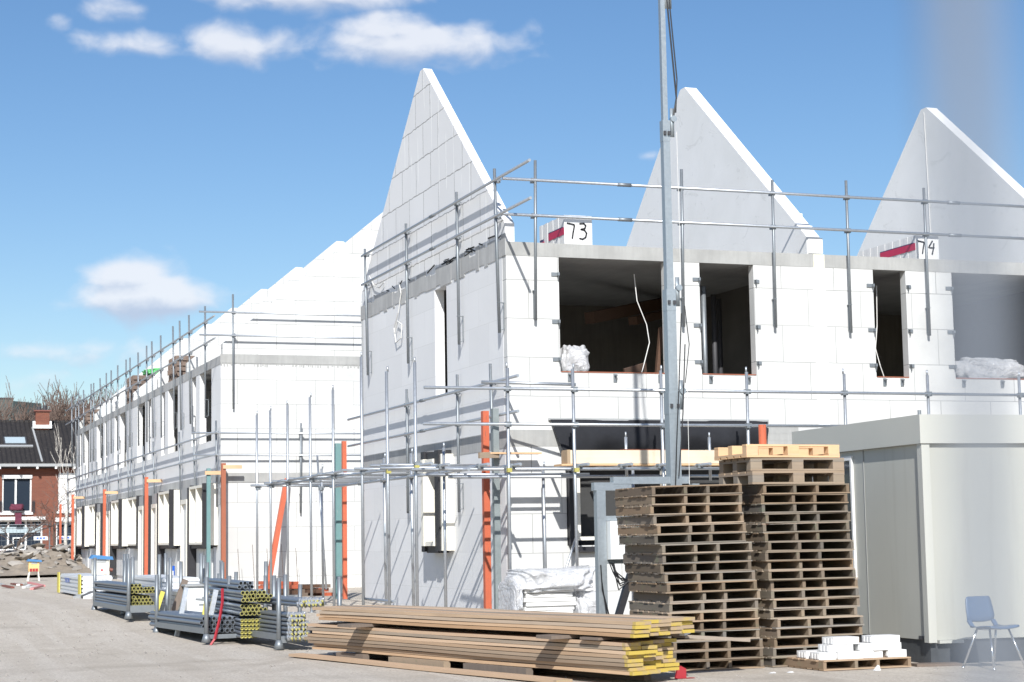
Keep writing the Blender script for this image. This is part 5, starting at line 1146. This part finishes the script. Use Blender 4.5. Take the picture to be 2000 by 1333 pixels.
for k in range(40): x = -5 + k * .11; mb.box(x, 62.0, .28, x + .085, 62.03, 1.28 + rq.uniform(-.02, .02))
solo(mb, 'slat_fence', 'dark_wood', 'low dark brown slat fence before the brick house', 'fence')

# ------------------------------------------------------------------ bare trees
def tree(x, y, z0, hgt, seed, label, mb_, mt_, spread=.5, levels=4, r0=.09, trunk_frac=.35, kids=(5, 4, 4, 3), upw=.5, stems=1, tw=.006, lean=(0, 0)):
    rq = random.Random(seed); t_ = thing('bare_tree' if 'birch' not in label else 'birch_tree', label, 'tree', (x, y, z0))
    tk = MB(); br = MB()
    def grow(p, d, L, r, lv, mbx):
        segs = 3; q = p
        for s_ in range(segs):
            d2 = (d + Vector((rq.uniform(-1, 1), rq.uniform(-1, 1), rq.uniform(-.4, .6))) * .14).normalized(); e = q + d2 * L / segs
            ra = r * (1 - .22 * s_); rb_ = r * (1 - .22 * (s_ + 1)); mbx.tube(q, e, max(tw, ra), max(tw * .8, rb_), n=8 if lv == 0 else (5 if r > .02 else 3), caps=False); d = d2; q = e
            if lv < levels and (lv > 0 or s_ > 0):
                n = kids[min(lv, len(kids) - 1)]
                for k in range(n if s_ == segs - 1 else max(1, n // 2)):
                    a = rq.uniform(0, 6.283); side = Vector((math.cos(a), math.sin(a), rq.uniform(-.1, .5)))
                    nd = (d * .75 + side * spread + Vector((0, 0, upw * .4))).normalized()
                    grow(q - d * L / segs * rq.uniform(0, .6), nd, L * rq.uniform(.45, .75), rb_ * rq.uniform(.45, .65), lv + 1, br)
    for k in range(stems):
        o = Vector((rq.uniform(-.2, .2) * (stems > 1), rq.uniform(-.2, .2) * (stems > 1), 0))
        grow(Vector((x, y, z0 - .1)) + o, Vector((lean[0] + rq.uniform(-.06, .06) * stems, lean[1], 1)).normalized(), hgt * trunk_frac, r0, 0, tk)
    tk.build('trunk', mb_, t_, smooth=True); br.build('crown', mt_, t_)
tree(-.93, 53.6, .8, 4.6, 4, 'slim white stemmed birch standing on the rubble heap', 'birch', 'birch', .38, 3, .10, .58, (3, 3, 3), .9, 1, .008)
tree(-.80, 54.2, .8, 4.0, 14, 'thinner birch stem right behind the white birch', 'birch', 'birch', .35, 3, .06, .6, (3, 3, 3), .9, 1, .007, (-.05, 0))
tree(-2.75, 58.5, .3, 3.4, 9, 'dark pollarded tree at the left edge before the ground floor window', 'bark', 'twig', .9, 3, .13, .5, (3, 3, 3), .1, 1, .012)
tree(-.75, 60.5, .3, 4.1, 19, 'dark pruned tree right of the wide ground floor window', 'bark', 'twig', .9, 3, .10, .55, (3, 3, 3), .1, 1, .012)
for k, (x, y, hh, sd, d) in enumerate(((2.6, 92, 12.2, 21, 'bare brown tree behind the roof, in front of the dark green building'), (5.6, 96, 12.9, 22, 'bare tree rising behind the chimney'), (8.6, 98, 13.3, 23, 'tallest bare tree right of the chimney'), (-.6, 90, 11.0, 24, 'bare tree at the far left behind the roof'), (11.5, 101, 12.6, 25, 'bare tree half hidden by the guard rails of the long row'), (4.2, 90, 11.0, 27, 'low brushy tree just left of the chimney'), (7.2, 93, 11.4, 28, 'slender bare tree between the taller ones right of the chimney'))):
    tree(x, y, .3, hh * .95, sd, d, 'bark', 'twig', .5, 4, .14, .42, (5, 5, 4, 3), .7, 2, .017)
gb = thing('green_building', 'dark green clad flat roofed building far behind the bare trees', 'building', (-4, 120, .28))
MB().box(-18, 120, .2, 2.0, 134, 12.9).build('tower', 'green_cladding', gb); MB().prism([(2.001, 120.0), (4.4, 122.5), (4.4, 134), (2.001, 134)], 'Z', .2, 12.75).build('wing', 'green_cladding', gb)
MB().box(-18, 119.95, 12.901, 2.02, 134, 13.0).build('roof_edge', 'lead_dark', gb); MB().tube((.6, 121, 13.0), (.6, 121, 13.7), .12, n=8).build('flue', 'lead_dark', gb)

# ------------------------------------------------------------------ thin steel rod of a site barrier standing right beside the photographer
fr = thing('barrier_rod', 'blurred thin grey steel rod standing close to the viewer at the right edge', 'rod', (-9.4885, -26.6387, 0))
MB().tube((-9.4885, -26.6387, .1), (-9.4885, -26.6387, 2.1), .0036, n=10).build('rod', 'rod_grey', fr, smooth=True)
MB().tube((-9.4885, -26.6387, .0), (-9.4885, -26.6387, .1), .09, .06, n=14).build('foot', 'concrete_front', fr)
